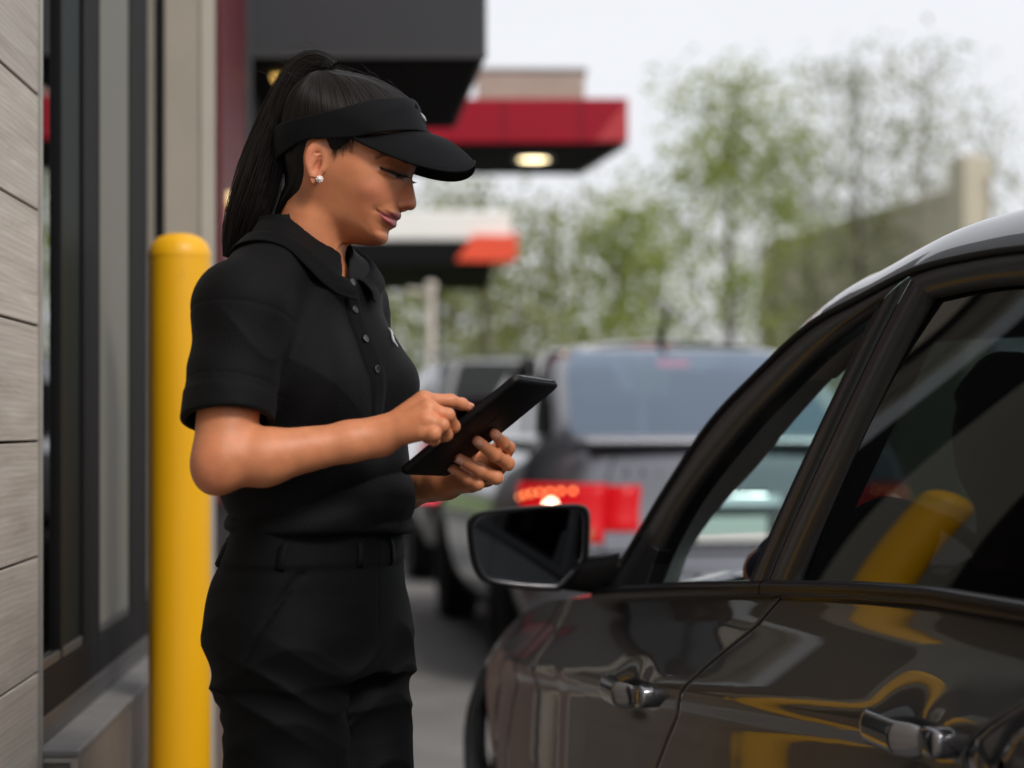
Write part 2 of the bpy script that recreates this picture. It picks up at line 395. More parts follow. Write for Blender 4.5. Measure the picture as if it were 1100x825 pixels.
# ---------------------------------------------------------------- the restaurant on the left
WD = np.array([-.0508, .9987, 0]); WN = np.array([.9987, .0508, 0])
def WP(t, out, z): return np.array([-.62, 0, 0]) + WD * t + WN * out + np.array([0, 0, z])
def Tx(px, lat=.62): return lat / ((CX - px) / F - .0509)      # distance along the wall of a photo column
def wbox(g, t0, t1, o0, o1, z0, z1):
    c = (WP(t0, o0, z0) + WP(t1, o1, z1)) / 2; return g.box(c, (t1 - t0, o1 - o0, z1 - z0), [WD, WN, [0, 0, 1]])
def wood_tile():
    m = bpy.data.materials.new('wood_look_tile'); m.use_nodes = True; nt = m.node_tree; b = nt.nodes['Principled BSDF']
    N = nt.nodes.new; K = nt.links.new
    tc = N('ShaderNodeTexCoord'); at = N('ShaderNodeAttribute'); at.attribute_name = 'plank'
    mp = N('ShaderNodeMapping'); mp.inputs['Scale'].default_value = (3.0, 1.3, 22); mp.inputs['Rotation'].default_value = (rad(7), 0, 0)
    ad = N('ShaderNodeVectorMath'); ad.operation = 'ADD'
    K(tc.outputs['Object'], ad.inputs[0]); K(at.outputs['Vector'], ad.inputs[1]); K(ad.outputs['Vector'], mp.inputs['Vector'])
    n1 = N('ShaderNodeTexNoise'); n1.inputs['Scale'].default_value = 1.6; n1.inputs['Detail'].default_value = 8; n1.inputs['Distortion'].default_value = 1.1; n1.inputs['Roughness'].default_value = .6
    K(mp.outputs['Vector'], n1.inputs['Vector'])
    wv = N('ShaderNodeTexWave'); wv.wave_type = 'BANDS'; wv.bands_direction = 'Z'; wv.inputs['Scale'].default_value = 1.5; wv.inputs['Distortion'].default_value = 5.5; wv.inputs['Detail'].default_value = 4; wv.inputs['Detail Scale'].default_value = 1.6
    K(mp.outputs['Vector'], wv.inputs['Vector'])
    mx = N('ShaderNodeMixRGB'); mx.inputs['Fac'].default_value = .10; K(n1.outputs['Fac'], mx.inputs['Color1']); K(wv.outputs['Fac'], mx.inputs['Color2'])
    cr = N('ShaderNodeValToRGB'); e = cr.color_ramp.elements; e[0].position = .25; e[0].color = (.33, .277, .230, 1); e[1].position = .78; e[1].color = (.56, .505, .445, 1)
    K(mx.outputs['Color'], cr.inputs['Fac'])
    sp = N('ShaderNodeSeparateXYZ'); K(at.outputs['Vector'], sp.inputs['Vector'])
    mr = N('ShaderNodeMapRange'); mr.inputs['From Max'].default_value = 40; mr.inputs['To Min'].default_value = .86; mr.inputs['To Max'].default_value = 1.10; K(sp.outputs['Y'], mr.inputs['Value'])
    ml = N('ShaderNodeMixRGB'); ml.blend_type = 'MULTIPLY'; ml.inputs['Fac'].default_value = 1; K(cr.outputs['Color'], ml.inputs['Color1']); K(mr.outputs['Result'], ml.inputs['Color2'])
    K(ml.outputs['Color'], b.inputs['Base Color']); b.inputs['Roughness'].default_value = .55; b.inputs['Specular IOR Level'].default_value = .35
    bp = N('ShaderNodeBump'); bp.inputs['Strength'].default_value = .35; bp.inputs['Distance'].default_value = .002; K(mx.outputs['Color'], bp.inputs['Height']); K(bp.outputs['Normal'], b.inputs['Normal'])
    return m
m_wood = wood_tile()
m_grout = mat('dark_grout', (.075, .070, .066), rough=.9)
m_trimm = mat('aluminium_trim', (.36, .345, .32), rough=.42, metal=.6, var=.08, vscale=20)
m_wframe = mat('black_anodised_frame', (.0045, .0045, .005), rough=.6, spec=.14, var=.2, vscale=20)
m_gframe = mat('grey_frame', (.055, .054, .054), rough=.4, spec=.5)
m_pane = glass('shop_glass', (.35, .42, .40), low=.30) if 'glass' in globals() else None
m_gpane = mat('dark_green_reflection', (.005, .010, .009), rough=.5, spec=.12)
m_stone = mat('grey_ledge_tile', (.17, .165, .165), rough=.6, var=.18, vscale=9, bump=.25, bscale=70)
m_stone2 = mat('taupe_ledge_tile', (.15, .128, .112), rough=.6, var=.18, vscale=9, bump=.25, bscale=70)
m_pil = mat('taupe_render', (.36, .32, .265), rough=.7, var=.06, vscale=5, bump=.2, bscale=200)
m_pil2 = mat('pale_render', (.45, .41, .35), rough=.6, var=.05, vscale=5)
m_beige = mat('beige_reflection', (.17, .165, .135), rough=.6, var=.05, vscale=4)
m_dark = mat('dark_wall', (.016, .015, .016), rough=.6, var=.1, vscale=4)
m_maroon = mat('maroon_panel', (.095, .008, .014), rough=.5, var=.1, vscale=5)
m_greyf = mat('grey_fascia', (.037, .037, .042), rough=.55, var=.06, vscale=3)
m_black_s = mat('black_soffit', (.0035, .0035, .004), rough=.8, spec=.2, var=.2, vscale=4)
m_redf = mat('red_fascia', (.33, .008, .022), rough=.55, spec=.25, var=.05, vscale=3)
m_redl = mat('light_red_reflection', (.48, .04, .05), rough=.35)
m_silver = mat('silver_edge', (.55, .55, .56), rough=.35, metal=.7)
m_white = mat('white_fascia', (.80, .79, .74), rough=.5, var=.03, vscale=3)
m_orange = mat('orange_red_panel', (.78, .085, .035), rough=.45, var=.05, vscale=3)
m_tanbox = mat('tan_metal', (.36, .31, .26), rough=.6, var=.12, vscale=3)
m_in = mat('interior_wall', (.16, .15, .13), rough=.9, var=.1, vscale=2)
def lampm(name, c, s): return mat(name, (.9, .85, .7), rough=.4, emit=c, estr=s)
m_lamp = lampm('lit_downlight', (1.0, .80, .45), 4.0); m_lamp2 = lampm('lit_yellow_lamp', (1.0, .60, .14), .75); m_lamp3 = lampm('pink_lamp_glass', (1.0, .30, .20), .55)

rest = thing('restaurant_building', WP(2, 0, 0), 'drive-through restaurant with wood-look tile wall, dark windows and a dark grey canopy', 'restaurant')
TE = 3.36                                                     # the tile wall ends here
g = MB(); ids = []
z0, dz = .740 - .1925 * 4, .1925
rw = np.random.RandomState(5)
for k in range(26):
    zb, zt = z0 + dz * k, z0 + dz * (k + 1); 
    if zt < .02: continue
    ends = [TE]; x = TE - (.45 + .9 * rw.rand() if k not in (1, 2, 3, 4, 5, 6, 7, 8) else 1.0 + .35 * rw.rand())
    while x > -5: ends.append(x); x -= 1.2
    ends.append(-5)
    for a, b in zip(ends[1:], ends[:-1]):
        n = len(g.V); wbox(g, a + .0018, b - .0018 * (b != TE), -.02, .0, max(zb, .0) + .0022, zt - .0022); ids += [(rw.rand() * 40, rw.rand() * 40, rw.rand() * 40)] * (len(g.V) - n)
tiles = g.build('tile_cladding', m_wood, rest, smooth=False, bevel=.0012, bseg=1)
at_ = tiles.data.attributes.new('plank', 'FLOAT_VECTOR', 'POINT'); at_.data.foreach_set('vector', np.array(ids, np.float32).ravel())
g = MB(); wbox(g, -5, TE, -.25, -.021, 0, 4.9); g.build('wall', m_grout, rest, smooth=False)
g = MB(); wbox(g, TE + .0005, TE + .012, -.06, .006, .0, 4.9); wbox(g, TE + .0125, TE + .020, -.06, .003, .0, 4.9); g.build('corner_trim', m_trimm, rest, smooth=False, bevel=.001)
# ledge under the windows
T0, T1, LZ, LO = TE + .022, 5.12, .605, .062
g = MB()
for a, b in ((T0, 3.80), (3.803, 4.40), (4.403, T1)): wbox(g, a, b, -.10, LO, LZ - .012, LZ)
g.build('ledge_top', m_stone, rest, smooth=False, bevel=.0025)
g = MB()
for a, b in ((T0 + .004, 4.0), (4.003, 4.6), (4.603, T1)): wbox(g, a, b, -.10, LO - .004, LZ - .155, LZ - .0125)
for a, b in ((T0 + .004, 3.7), (3.703, 4.3), (4.303, T1)): wbox(g, a, b, -.10, LO - .004, .0, LZ - .158)
g.build('ledge_face', m_stone2, rest, smooth=False, bevel=.0025)
g = MB(); wbox(g, T0 + .0, T0 + .006, LO - .012, LO - .001, .0, LZ - .0125); wbox(g, T0 - .003, T0 + .003, -.09, LO - .012, LZ - .020, LZ - .0125); g.build('ledge_edge_strip', m_trimm, rest, smooth=False)
# windows
WB, WTP = .705, 3.3
def window(t0, t1, pane_m, bz, left=.03, right=.03, extra=()):
    g = MB()
    wbox(g, t0, t1, -.075, -.002, bz - .05, bz + .025); wbox(g, t0, t1, -.075, -.002, WTP - .05, WTP)
    if left: wbox(g, t0, t0 + left, -.073, -.0025, bz + .026, WTP - .051)
    wbox(g, t1 - right, t1, -.073, -.0025, bz + .026, WTP - .051)
    for a, b in extra: wbox(g, a, b, -.06, -.004, bz + .026, WTP - .051)
    f = g.build('window', m_wframe, rest, smooth=False, bevel=.002)
    g = MB(); wbox(g, t0 + left, t1 - right, -.020, -.014, bz + .026, WTP - .052); g.build('pane', pane_m, f, smooth=False)
    g = MB(); wbox(g, t0 + left, t1 - right, -.013, -.0045, bz + .027, bz + .045); g.build('sill_bead', m_gframe, f, smooth=False, bevel=.002)
    return f
w1 = window(T0, 4.015, m_pane, WB, left=0, right=.17, extra=((3.600, 3.625),))
g = MB(); wbox(g, 3.626, 3.844, -.013, -.009, WB + .046, WTP - .052); g.build('pane', m_gpane, w1, smooth=False)  # dark green colour stands in for a dark reflection in this glass
w2 = window(4.02, 4.70, m_pane, WB, left=.028, right=.22); w3 = window(4.705, 5.12, m_pane, WB, left=.08)
g = MB(); wbox(g, 4.05, 4.478, -.012, -.006, WB + .046, WTP - .06); g.build('pane_reflection', m_beige, w2, smooth=False)  # opaque beige panel: a reflection in the glass, put in as colour
g = MB(); wbox(g, T0, 5.12, -.14, -.004, LZ + .001, WB - .051); g.build('window_sill', m_gframe, rest, smooth=False, bevel=.004)
g = MB(); wbox(g, T0, 5.11, -.12, -.0, WTP + .001, 4.9); g.build('upper_wall', m_dark, rest, smooth=False)
g = MB(); wbox(g, -5, 9.0, -2.6, -2.5, 0, 4.9); wbox(g, -5, 9.0, -2.5, -.26, 0, .03); wbox(g, -5, 9.0, -2.5, -.26, 3.4, 3.5); g.build('inner_room', m_in, rest, smooth=False)
# pilaster and the wall beyond
g = MB(); wbox(g, 5.13, 5.20, -.3, .118, 0, 4.9); g.build('pilaster', m_pil, rest, smooth=False, bevel=.006)
g = MB(); wbox(g, 5.124, 5.129, .088, .1195, 0, 4.9); g.build('pilaster_strip', m_pil2, rest, smooth=False)
g = MB(); wbox(g, 5.202, 10.5, -.3, -.03, 0, 4.9); g.build('far_wall', m_dark, rest, smooth=False)
g = MB(); wbox(g, 6.48, 7.42, -.028, .015, .9, 3.6); g.build('maroon_panel', m_maroon, rest, smooth=False, bevel=.004)
g = MB(); wbox(g, 7.48, 7.56, -.028, .03, .0, 3.6); g.build('post', m_greyf, rest, smooth=False, bevel=.004)
g = MB(); wbox(g, 5.21, 10.4, -.027, .02, .0, .62); g.build('base_course', mat('brown_base_tile', (.13, .085, .068), rough=.6, var=.2, vscale=6), rest, smooth=False, bevel=.004)
# canopy over the pick-up window
def slab(g, pts, z0, z1): 
    """plan polygon between two heights"""
    return g.prism([(x, y, z0) for x, y in pts], (0, 0, z1 - z0))
Xw = lambda Y: -.62 - .0509 * Y
ZC = 2.56
pl = [(Xw(7.7) - .1, 7.7), (-.096, 7.7), (-.264, 9.5), (Xw(9.5) - .1, 9.5)]
can = slab(MB(), pl, ZC, 3.5).build('canopy', m_greyf, rest, smooth=False, bevel=.012); can['label'] = 'dark grey canopy with a black soffit'
inn = [(Xw(7.73) - .1, 7.73), (-.125, 7.73), (-.285, 9.47), (Xw(9.47) - .1, 9.47)]
slab(MB(), inn, ZC - .006, ZC - .001).build('soffit', m_black_s, can, smooth=False)
lc = U(291, 66, 7.85); lc[2] = ZC - .02
g = MB(); g.box(lc + np.array([.03, .2, 0]), (.09, .12, .02)); g.build('ceiling_lamp', m_lamp2, can, smooth=False, bevel=.006)
g = MB(); g.box((-.56, 7.696, ZC + .012), (.93, .010, .022)); g.build('drip_edge', m_gframe, can, smooth=False)
# red canopy further along
ZR = 2.867
pl = [(-2.6, 12.2), (.706, 12.2), (.457, 13.7), (-2.6, 13.7)]
can2 = slab(MB(), pl, ZR, ZR + .275).build('canopy', m_redf, rest, smooth=False, bevel=.012); can2['label'] = 'red canopy with one lit downlight'
slab(MB(), [(-2.6, 12.23), (.665, 12.23), (.425, 13.67), (-2.6, 13.67)], ZR - .007, ZR - .001).build('soffit', m_black_s, can2, smooth=False)
g = MB(); g.prism([(.672, 12.215, ZR - .016), (.704, 12.215, ZR - .016), (.455, 13.69, ZR - .016), (.430, 13.69, ZR - .016)], (0, 0, .014)); g.build('edge_strip', m_silver, can2, smooth=False)
g = MB(); g.prism([(.50, 12.196, ZR + .012), (.700, 12.196, ZR + .012), (.700, 12.196, ZR + .262)], (0, -.006, 0)); g.build('corner_reflection', m_redl, can2, smooth=False)  # lighter red triangle: a reflection on the fascia, painted as its own piece
for q in (-.75, -.05, .42):
    g = MB(); g.box((q, 12.198, ZR + .137), (.010, .006, .262)); g.build('panel_joint', mat('red_joint', (.10, .004, .008), rough=.6) if 'red_joint' not in MATS else MATS['red_joint'], can2, smooth=False)
lx = np.array([.137, 12.8, ZR - .010]); lam = MB().lathe([(0, -.012), (.095, -.010), (.105, -.004), (.105, .002)], lx, (0, 0, 1), 28).build('downlight', m_lamp, can2)
MB().lathe([(.105, -.010), (.128, -.012), (.130, .003)], lx, (0, 0, 1), 28).build('downlight_ring', m_silver, lam)
ru = U(512, 103, 12.9); rv = U(628, 75, 12.9)
g = MB(); g.box(((ru[0] + rv[0]) / 2, 13.15, ZR + .275 + .14), (rv[0] - ru[0], .6, .28)); g.build('roof_unit', m_tanbox, can2, smooth=False, bevel=.012)
g = MB(); g.box(((ru[0] + rv[0]) / 2, 13.15, ZR + .275 + .292), (rv[0] - ru[0] + .03, .63, .02)); g.build('roof_unit_lid', m_silver, can2, smooth=False)
slab(MB(), [(-2.9, 9.6), (Xw(9.6), 9.6), (Xw(14) + .1, 14), (-2.9, 14)], 0, 3.3).build('rear_block', m_dark, rest, smooth=False)
# wall lamp beyond the pilaster
lp = U(243, 229, 6.7); sconce = thing('wall_lamp', lp, 'small glowing yellow and pink lamp on the dark wall behind the ponytail', 'lamp')
MB().box(lp + [0, 0, .045], (.055, .05, .05)).build('lamp_head', m_lamp2, sconce, bevel=.01, smooth=False)
MB().lathe([(.02, -.06), (.03, -.03), (.03, .015)], lp, (0, 0, 1), 16).build('lamp_glass', m_lamp3, sconce)
MB().box(lp + [-.03, .0, -.01], (.02, .04, .16)).build('bracket', m_wframe, sconce, smooth=False)
# bollard
m_yel = mat('yellow_bollard_sleeve', (.80, .40, .006), rough=.42, spec=.45, var=.05, vscale=3.5, bump=.06, bscale=30, rvar=.10, stretch=(1, 1, .35))
def scuffed(m, dark, lo, hi, scale, stretch):
    """worn and dirty spots over a painted surface"""
    nt = m.node_tree; b = nt.nodes['Principled BSDF']; src = b.inputs['Base Color'].links[0].from_socket
    tc = nt.nodes.new('ShaderNodeTexCoord'); mp = nt.nodes.new('ShaderNodeMapping'); mp.inputs['Scale'].default_value = stretch; nt.links.new(tc.outputs['Object'], mp.inputs['Vector'])
    n = nt.nodes.new('ShaderNodeTexNoise'); n.inputs['Scale'].default_value = scale; n.inputs['Detail'].default_value = 9; n.inputs['Roughness'].default_value = .72; nt.links.new(mp.outputs['Vector'], n.inputs['Vector'])
    r = nt.nodes.new('ShaderNodeMapRange'); r.inputs['From Min'].default_value = lo; r.inputs['From Max'].default_value = hi; nt.links.new(n.outputs['Fac'], r.inputs['Value'])
    x = nt.nodes.new('ShaderNodeMixRGB'); x.inputs['Color2'].default_value = (*dark, 1); nt.links.new(r.outputs['Result'], x.inputs['Fac']); nt.links.new(src, x.inputs['Color1']); nt.links.new(x.outputs['Color'], b.inputs['Base Color'])
scuffed(m_yel, (.36, .17, .02), .60, .82, 7.0, (1.2, 1.2, .5)); scuffed(m_yel, (.10, .07, .04), .70, .80, 26.0, (1, 1, .35))
scuffed(m_stone, (.10, .098, .095), .5, .8, 5.0, (1, 1, 1)); scuffed(m_pil, (.26, .23, .19), .52, .85, 2.2, (1, 1, .3))
bc = U(193, 250, 4.03); BR = .0616; BT = bc[2]; bl = thing('bollard', (bc[0], bc[1], 0), 'tall yellow bollard with a domed top beside the restaurant ledge', 'bollard')
cc_ = (bc[0], bc[1], 0)
MB().lathe([(BR, z) for z in np.linspace(0, BT - .048, 30)], cc_, (0, 0, 1), 48, ends=False).build('sleeve', m_yel, bl)
MB().lathe([(BR + .0006, BT - .050), (BR + .0006, BT - .044), (BR - .001, BT - .036), (BR * .90, BT - .022), (BR * .70, BT - .010), (BR * .4, BT - .003), (0, BT)], cc_, (0, 0, 1), 48, ends=False).build('dome_cap', m_yel, bl)
MB().lathe([(BR + .02, 0), (BR + .02, .012), (BR, .02)], cc_, (0, 0, 1), 40).build('base_ring', m_yel, bl)
# far canopy, white with an orange-red end
fz = lambda y: EYE + (HZ - y) / F * 21.0
fx = lambda x: (x - CX) / F * 21.0
fcn = thing('canopy', (-1.2, 23, 0), 'far white canopy with a dark lower band and an orange-red end', 'canopy')
slab(MB(), [(-3.2, 21.0), (fx(549), 21.0), (fx(549) - .1, 25), (-3.2, 25)], fz(258), fz(226)).build('white_fascia', m_white, fcn, smooth=False, bevel=.02)
slab(MB(), [(-3.2, 20.97), (fx(530), 20.97), (fx(520), 25), (-3.2, 25)], fz(285), fz(258.3)).build('dark_band', m_black_s, fcn, smooth=False, bevel=.01)
g = MB(); g.prism([(fx(a), 20.90, fz(b)) for a, b in ((490, 281), (500, 266), (508, 253), (548, 254), (556, 249), (555.5, 277), (545, 282))], (0, .3, 0)); g.build('orange_end_panel', m_orange, fcn, smooth=False)
for x_ in (-2.6, -.9): MB().box((x_, 23, fz(285) / 2), (.16, .16, fz(285))).build('post', m_greyf, fcn, smooth=False)
# pale post
pp = U(463, 458, 19.0); pst = thing('lamp_post', (pp[0], 19.0, 0), 'slim cream post with a short side arm, standing before the trees', 'post')
m_cream = mat('cream_paint', (.55, .50, .42), rough=.6, var=.08, vscale=4)
top = EYE + (HZ - 309) / F * 19
MB().tube([(pp[0], 19, 0), (pp[0], 19, top - .05), (pp[0], 19, top)], [.042, .038, .038], 14).build('pole', m_cream, pst)
MB().tube([(pp[0], 19, top - .06), (pp[0] - .22, 19, top - .02)], .022, 8).build('arm', m_cream, pst)
MB().lathe([(.03, -.05), (.058, -.02), (.05, .03), (0, .045)], (pp[0], 19, top + .02), (0, 0, 1), 16).build('cap', m_cream, pst)

# tan building on the right
tb = thing('tan_building', (9, 36, 0), 'low tan building with pale coping and piers beyond the lot on the right', 'building')
A_ = U(829, 262, 45.0); hgt = A_[2]; B_ = U(1062, 190, 1)
Dk = (hgt - EYE) / B_[2] if False else (hgt - EYE) * F / (HZ - 192); B2 = U(1062, 192, Dk)
a2, b2 = np.array([A_[0], 45.0, 0]), np.array([B2[0], Dk, 0]); td = (b2 - a2) / np.linalg.norm(b2 - a2); b3 = b2 + td * .1; nd = np.array([td[1], -td[0], 0]); 
if nd[1] > 0: nd = -nd
m_tan = mat('tan_stucco', (.47, .42, .345), rough=.85, var=.14, vscale=.5, bump=.3, bscale=30)
m_cope = mat('pale_coping', (.48, .43, .34), rough=.7, var=.06, vscale=2)
foot = [(a2[0], a2[1]), (b3[0], b3[1]), (b3[0] * 1.22, b3[1] * 1.24), (a2[0] * 1.2 + 2, a2[1] * 1.25)]
cen = np.mean(foot, 0); big = [tuple(cen + (np.array(q) - cen) * 1.008) for q in foot]
slab(MB(), foot, 0, hgt - .12).build('wall', m_tan, tb, smooth=False)
slab(MB(), big, hgt - .119, hgt + .06).build('coping', m_cope, tb, smooth=False, bevel=.03)
for t in (.0,):
    c = a2 + (b2 - a2) * t; g = MB(); g.box(c + nd * .12 + [0, 0, hgt / 2 - .08], (.5, .26, hgt - .1), [td, nd, [0, 0, 1]]); g.build('pier', m_cope if t > 0 else m_tan, tb, smooth=False, bevel=.03)
c = b2 + td * -.28; g = MB(); g.box(c + nd * .2 + [0, 0, hgt / 2 + .18], (.62, .5, hgt + .42), [td, nd, [0, 0, 1]]); g.build('pier', m_cope, tb, smooth=False, bevel=.03)
m_win = mat('dark_window', (.02, .024, .026), rough=.12)
for t in (.22, .60):
    c = a2 + (b2 - a2) * t; g = MB(); g.box(c + nd * .02 + [0, 0, 1.7], (1.3, .08, 1.5), [td, nd, [0, 0, 1]]); w_ = g.build('window', m_cope, tb, smooth=False, bevel=.01)
    g = MB(); g.box(c + nd * .05 + [0, 0, 1.7], (1.14, .06, 1.34), [td, nd, [0, 0, 1]]); g.build('pane', m_win, w_, smooth=False)

# ---------------------------------------------------------------- trees
m_bark = mat('bark', (.11, .092, .075), rough=.95, var=.25, vscale=12, bump=.6, bscale=40)
def leafm(name, c):
    m = bpy.data.materials.new(name); m.use_nodes = True; nt = m.node_tree; b = nt.nodes['Principled BSDF']
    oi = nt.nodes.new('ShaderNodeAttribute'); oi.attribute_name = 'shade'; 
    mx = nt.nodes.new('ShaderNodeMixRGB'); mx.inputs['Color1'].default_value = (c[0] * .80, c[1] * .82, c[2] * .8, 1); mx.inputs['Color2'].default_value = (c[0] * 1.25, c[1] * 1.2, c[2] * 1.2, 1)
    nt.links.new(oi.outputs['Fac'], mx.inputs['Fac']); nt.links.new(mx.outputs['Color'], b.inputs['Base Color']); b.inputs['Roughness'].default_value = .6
    tr = nt.nodes.new('ShaderNodeBsdfTranslucent'); nt.links.new(mx.outputs['Color'], tr.inputs['Color'])
    ms = nt.nodes.new('ShaderNodeMixShader'); ms.inputs['Fac'].default_value = .5; o = nt.nodes['Material Output']
    nt.links.new(b.outputs['BSDF'], ms.inputs[1]); nt.links.new(tr.outputs['BSDF'], ms.inputs[2]); nt.links.new(ms.outputs['Shader'], o.inputs['Surface']); return m
L_GREEN = leafm('spring_leaves', (.27, .325, .062)); L_OLIVE = leafm('olive_leaves', (.24, .265, .085)); L_GREY = leafm('grey_green_leaves', (.24, .265, .115)); L_BUSH = leafm('hedge_leaves', (.28, .335, .075))
def leaves_mesh(name, pts, size, m, parent, rs, droop=0.0):
    n = len(pts); sz = size * (.6 + .8 * rs.rand(n)); d = rs.randn(n, 3); d[:, 2] -= droop; d /= np.linalg.norm(d, axis=1)[:, None]
    e = np.cross(d, rs.randn(n, 3)); e /= np.linalg.norm(e, axis=1)[:, None]
    a = pts; b = pts + d * sz[:, None] * .5 + e * sz[:, None] * .28; c = pts + d * sz[:, None]; f = pts + d * sz[:, None] * .5 - e * sz[:, None] * .28
    V = np.stack([a, b, c, f], 1).reshape(-1, 3); Q = np.arange(4 * n).reshape(-1, 4)
    o = mk(name, V, Q, m, parent, smooth=False); at = o.data.attributes.new('shade', 'FLOAT', 'POINT')
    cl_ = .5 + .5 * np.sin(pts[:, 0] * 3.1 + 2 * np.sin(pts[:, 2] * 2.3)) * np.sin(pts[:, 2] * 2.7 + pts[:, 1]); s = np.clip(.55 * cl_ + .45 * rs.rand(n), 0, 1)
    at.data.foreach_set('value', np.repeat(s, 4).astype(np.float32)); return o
def tree(px, top_py, D, label, m=L_GREEN, spread=1.5, base_crown=.35, nleaf=2200, leaf=.16, lean=0.0, seed=1, trunk_r=.09, clump=.42, up=.9, nb=16, droop=.2, group=None):
    rs = np.random.RandomState(seed); b = U(px, HZ, D); b[2] = 0; H = EYE + (HZ - top_py) / F * D
    root = thing('tree', b, label, 'tree', group); g = MB(); tips = []
    tp = [b + np.array([lean * t * H + .12 * math.sin(3 * t + seed), .1 * math.sin(2.3 * t + seed), H * t * .93]) for t in np.linspace(0, 1, 10)]
    g.tube(tp, list(np.linspace(trunk_r, .015, 10)), 8)
    tr = g.build('trunk', m_bark, root)
    br = MB()
    for k in range(nb):
        t = base_crown + (1 - base_crown) * (k + rs.rand()) / nb * .95; i = min(int(t * 9), 8); p = tp[i] + (tp[i + 1] - tp[i]) * (t * 9 - i)
        a = k * 2.4 + rs.rand(); ln = spread * (1.05 - .75 * ((t - base_crown) / (1 - base_crown)) ** 1.3) * (.6 + .6 * rs.rand())
        d = np.array([math.cos(a), math.sin(a), up * (.5 + .7 * rs.rand())]); d /= np.linalg.norm(d)
        q = [p, p + d * ln * .5 + [0, 0, .06 * ln], p + d * ln + [0, 0, (.10 - droop * .6) * ln]]; br.tube(q, [.035 * (1.2 - t), .02 * (1.2 - t), .006], 5); tips += [(q[1], .75), (q[2], 1.0)]
        for _ in range(3):
            e = d + rs.randn(3) * .6; e /= np.linalg.norm(e); s0 = q[1] + (q[2] - q[1]) * rs.rand(); s1 = s0 + e * ln * .45; br.tube([s0, (s0 + s1) / 2 + [0, 0, .03], s1], [.012, .008, .004], 4); tips.append((s1, .9))
    tips.append((tp[-1], .7))
    br.build('limbs', m_bark, tr)
    pts = []; leaf *= .74
    per = int(nleaf * 1.8 / len(tips))
    for c, s in tips:
        if rs.rand() < .16: continue
        k = max(4, int(per * s * (.5 + rs.rand()))); pts.append(c + np.clip(rs.randn(k, 3), -1.6, 1.6) * np.array([1, 1, .8]) * clump * (.5 + .7 * rs.rand()))
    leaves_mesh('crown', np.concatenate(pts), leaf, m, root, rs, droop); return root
tree(790, 66, 34, 'tall slim tree with fresh green leaves rising above the roof of the second car', L_GREEN, 1.5, .28, 3200, .18, .0, 3, .13, .46)
tree(655, 195, 30, 'shorter bushy yellow-green tree right of the red canopy', L_GREEN, .95, .12, 2600, .16, .01, 5, .08, .34)
tree(925, 24, 38, 'tallest thin tree with sparse grey-green leaves in front of the tan building', L_GREY, 1.3, .30, 1300, .19, .0, 8, .09, .50)
tree(985, 22, 37, 'sparse tree with bare upper twigs beside the tallest thin tree', L_GREY, 1.1, .32, 1000, .19, .008, 11, .08, .5)
tree(872, 105, 40, 'thin sparse tree left of the tallest tree, at the end of the tan building', L_GREY, 1.0, .3, 900, .18, -.006, 14, .07, .45)
tree(828, 120, 42, 'spindly bare-looking tree just right of the tall green tree', L_OLIVE, .7, .3, 500, .18, 0, 17, .07, .4)
tree(1062, 95, 39, 'wispy pale tree at the far right above the near car', L_GREY, 1.1, .35, 650, .18, .01, 21, .07, .55)
tree(588, 190, 29, 'drooping olive tree seen between the far canopy and the bushy tree', L_OLIVE, .95, .22, 1500, .17, -.012, 23, .08, .38, .4, 14, .9)
tree(525, 178, 27, 'dark olive tree behind the far white canopy', L_OLIVE, 1.1, .15, 1500, .17, .0, 27, .09, .42, .5, 18, .6)
tree(478, 200, 31, 'leafy tree behind the cream post', L_OLIVE, 1.3, .12, 1500, .18, .0, 31, .09, .45)
tree(420, 215, 32, 'round olive tree half hidden behind the woman', L_OLIVE, 1.4, .12, 1600, .18, .0, 33, .09, .5)
tree(702, 240, 44, 'low far tree in the gap right of the bushy tree', L_OLIVE, 1.0, .1, 1000, .2, .0, 37, .08, .45)
def bush(px, D, top_py, w, label, m, n, seed):
    rs = np.random.RandomState(seed); b = U(px, HZ, D); b[2] = 0; H = max(.5, EYE + (HZ - top_py) / F * D); root = thing('bush', b, label, 'bush', 'bushes along the verge')
    st = MB()
    for k in range(9):
        a = rs.rand() * 6.28; st.tube([b + [.1 * math.cos(a), .1 * math.sin(a), 0], b + [w * .3 * math.cos(a), w * .3 * math.sin(a), H * .7]], [.02, .006], 5)
    st.build('stems', m_bark, root)
    u = rs.randn(n, 3); u /= np.linalg.norm(u, axis=1)[:, None]; r = rs.rand(n) ** .35; p = b + u * r[:, None] * np.array([w * .55, w * .4, H * .52]) + [0, 0, H * .5]
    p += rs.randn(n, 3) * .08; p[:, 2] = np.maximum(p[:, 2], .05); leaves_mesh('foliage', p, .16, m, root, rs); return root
bush(462, 26, 392, 1.3, 'pale yellow-green bush at the foot of the cream post', L_BUSH, 900, 41)
bush(515, 28, 372, 1.5, 'green bush behind the silver off-roader', L_BUSH, 900, 42)
bush(575, 30, 385, 1.6, 'green bush left of the bushy tree', L_BUSH, 800, 43)
bush(650, 31, 372, 1.9, 'broad green bush under the bushy yellow-green tree', L_BUSH, 1000, 44)
bush(735, 33, 378, 1.8, 'low green bush right of the bushy tree', L_GREEN, 800, 45)
bush(430, 25, 385, 1.5, 'yellow-green bush left of the cream post', L_BUSH, 900, 46)
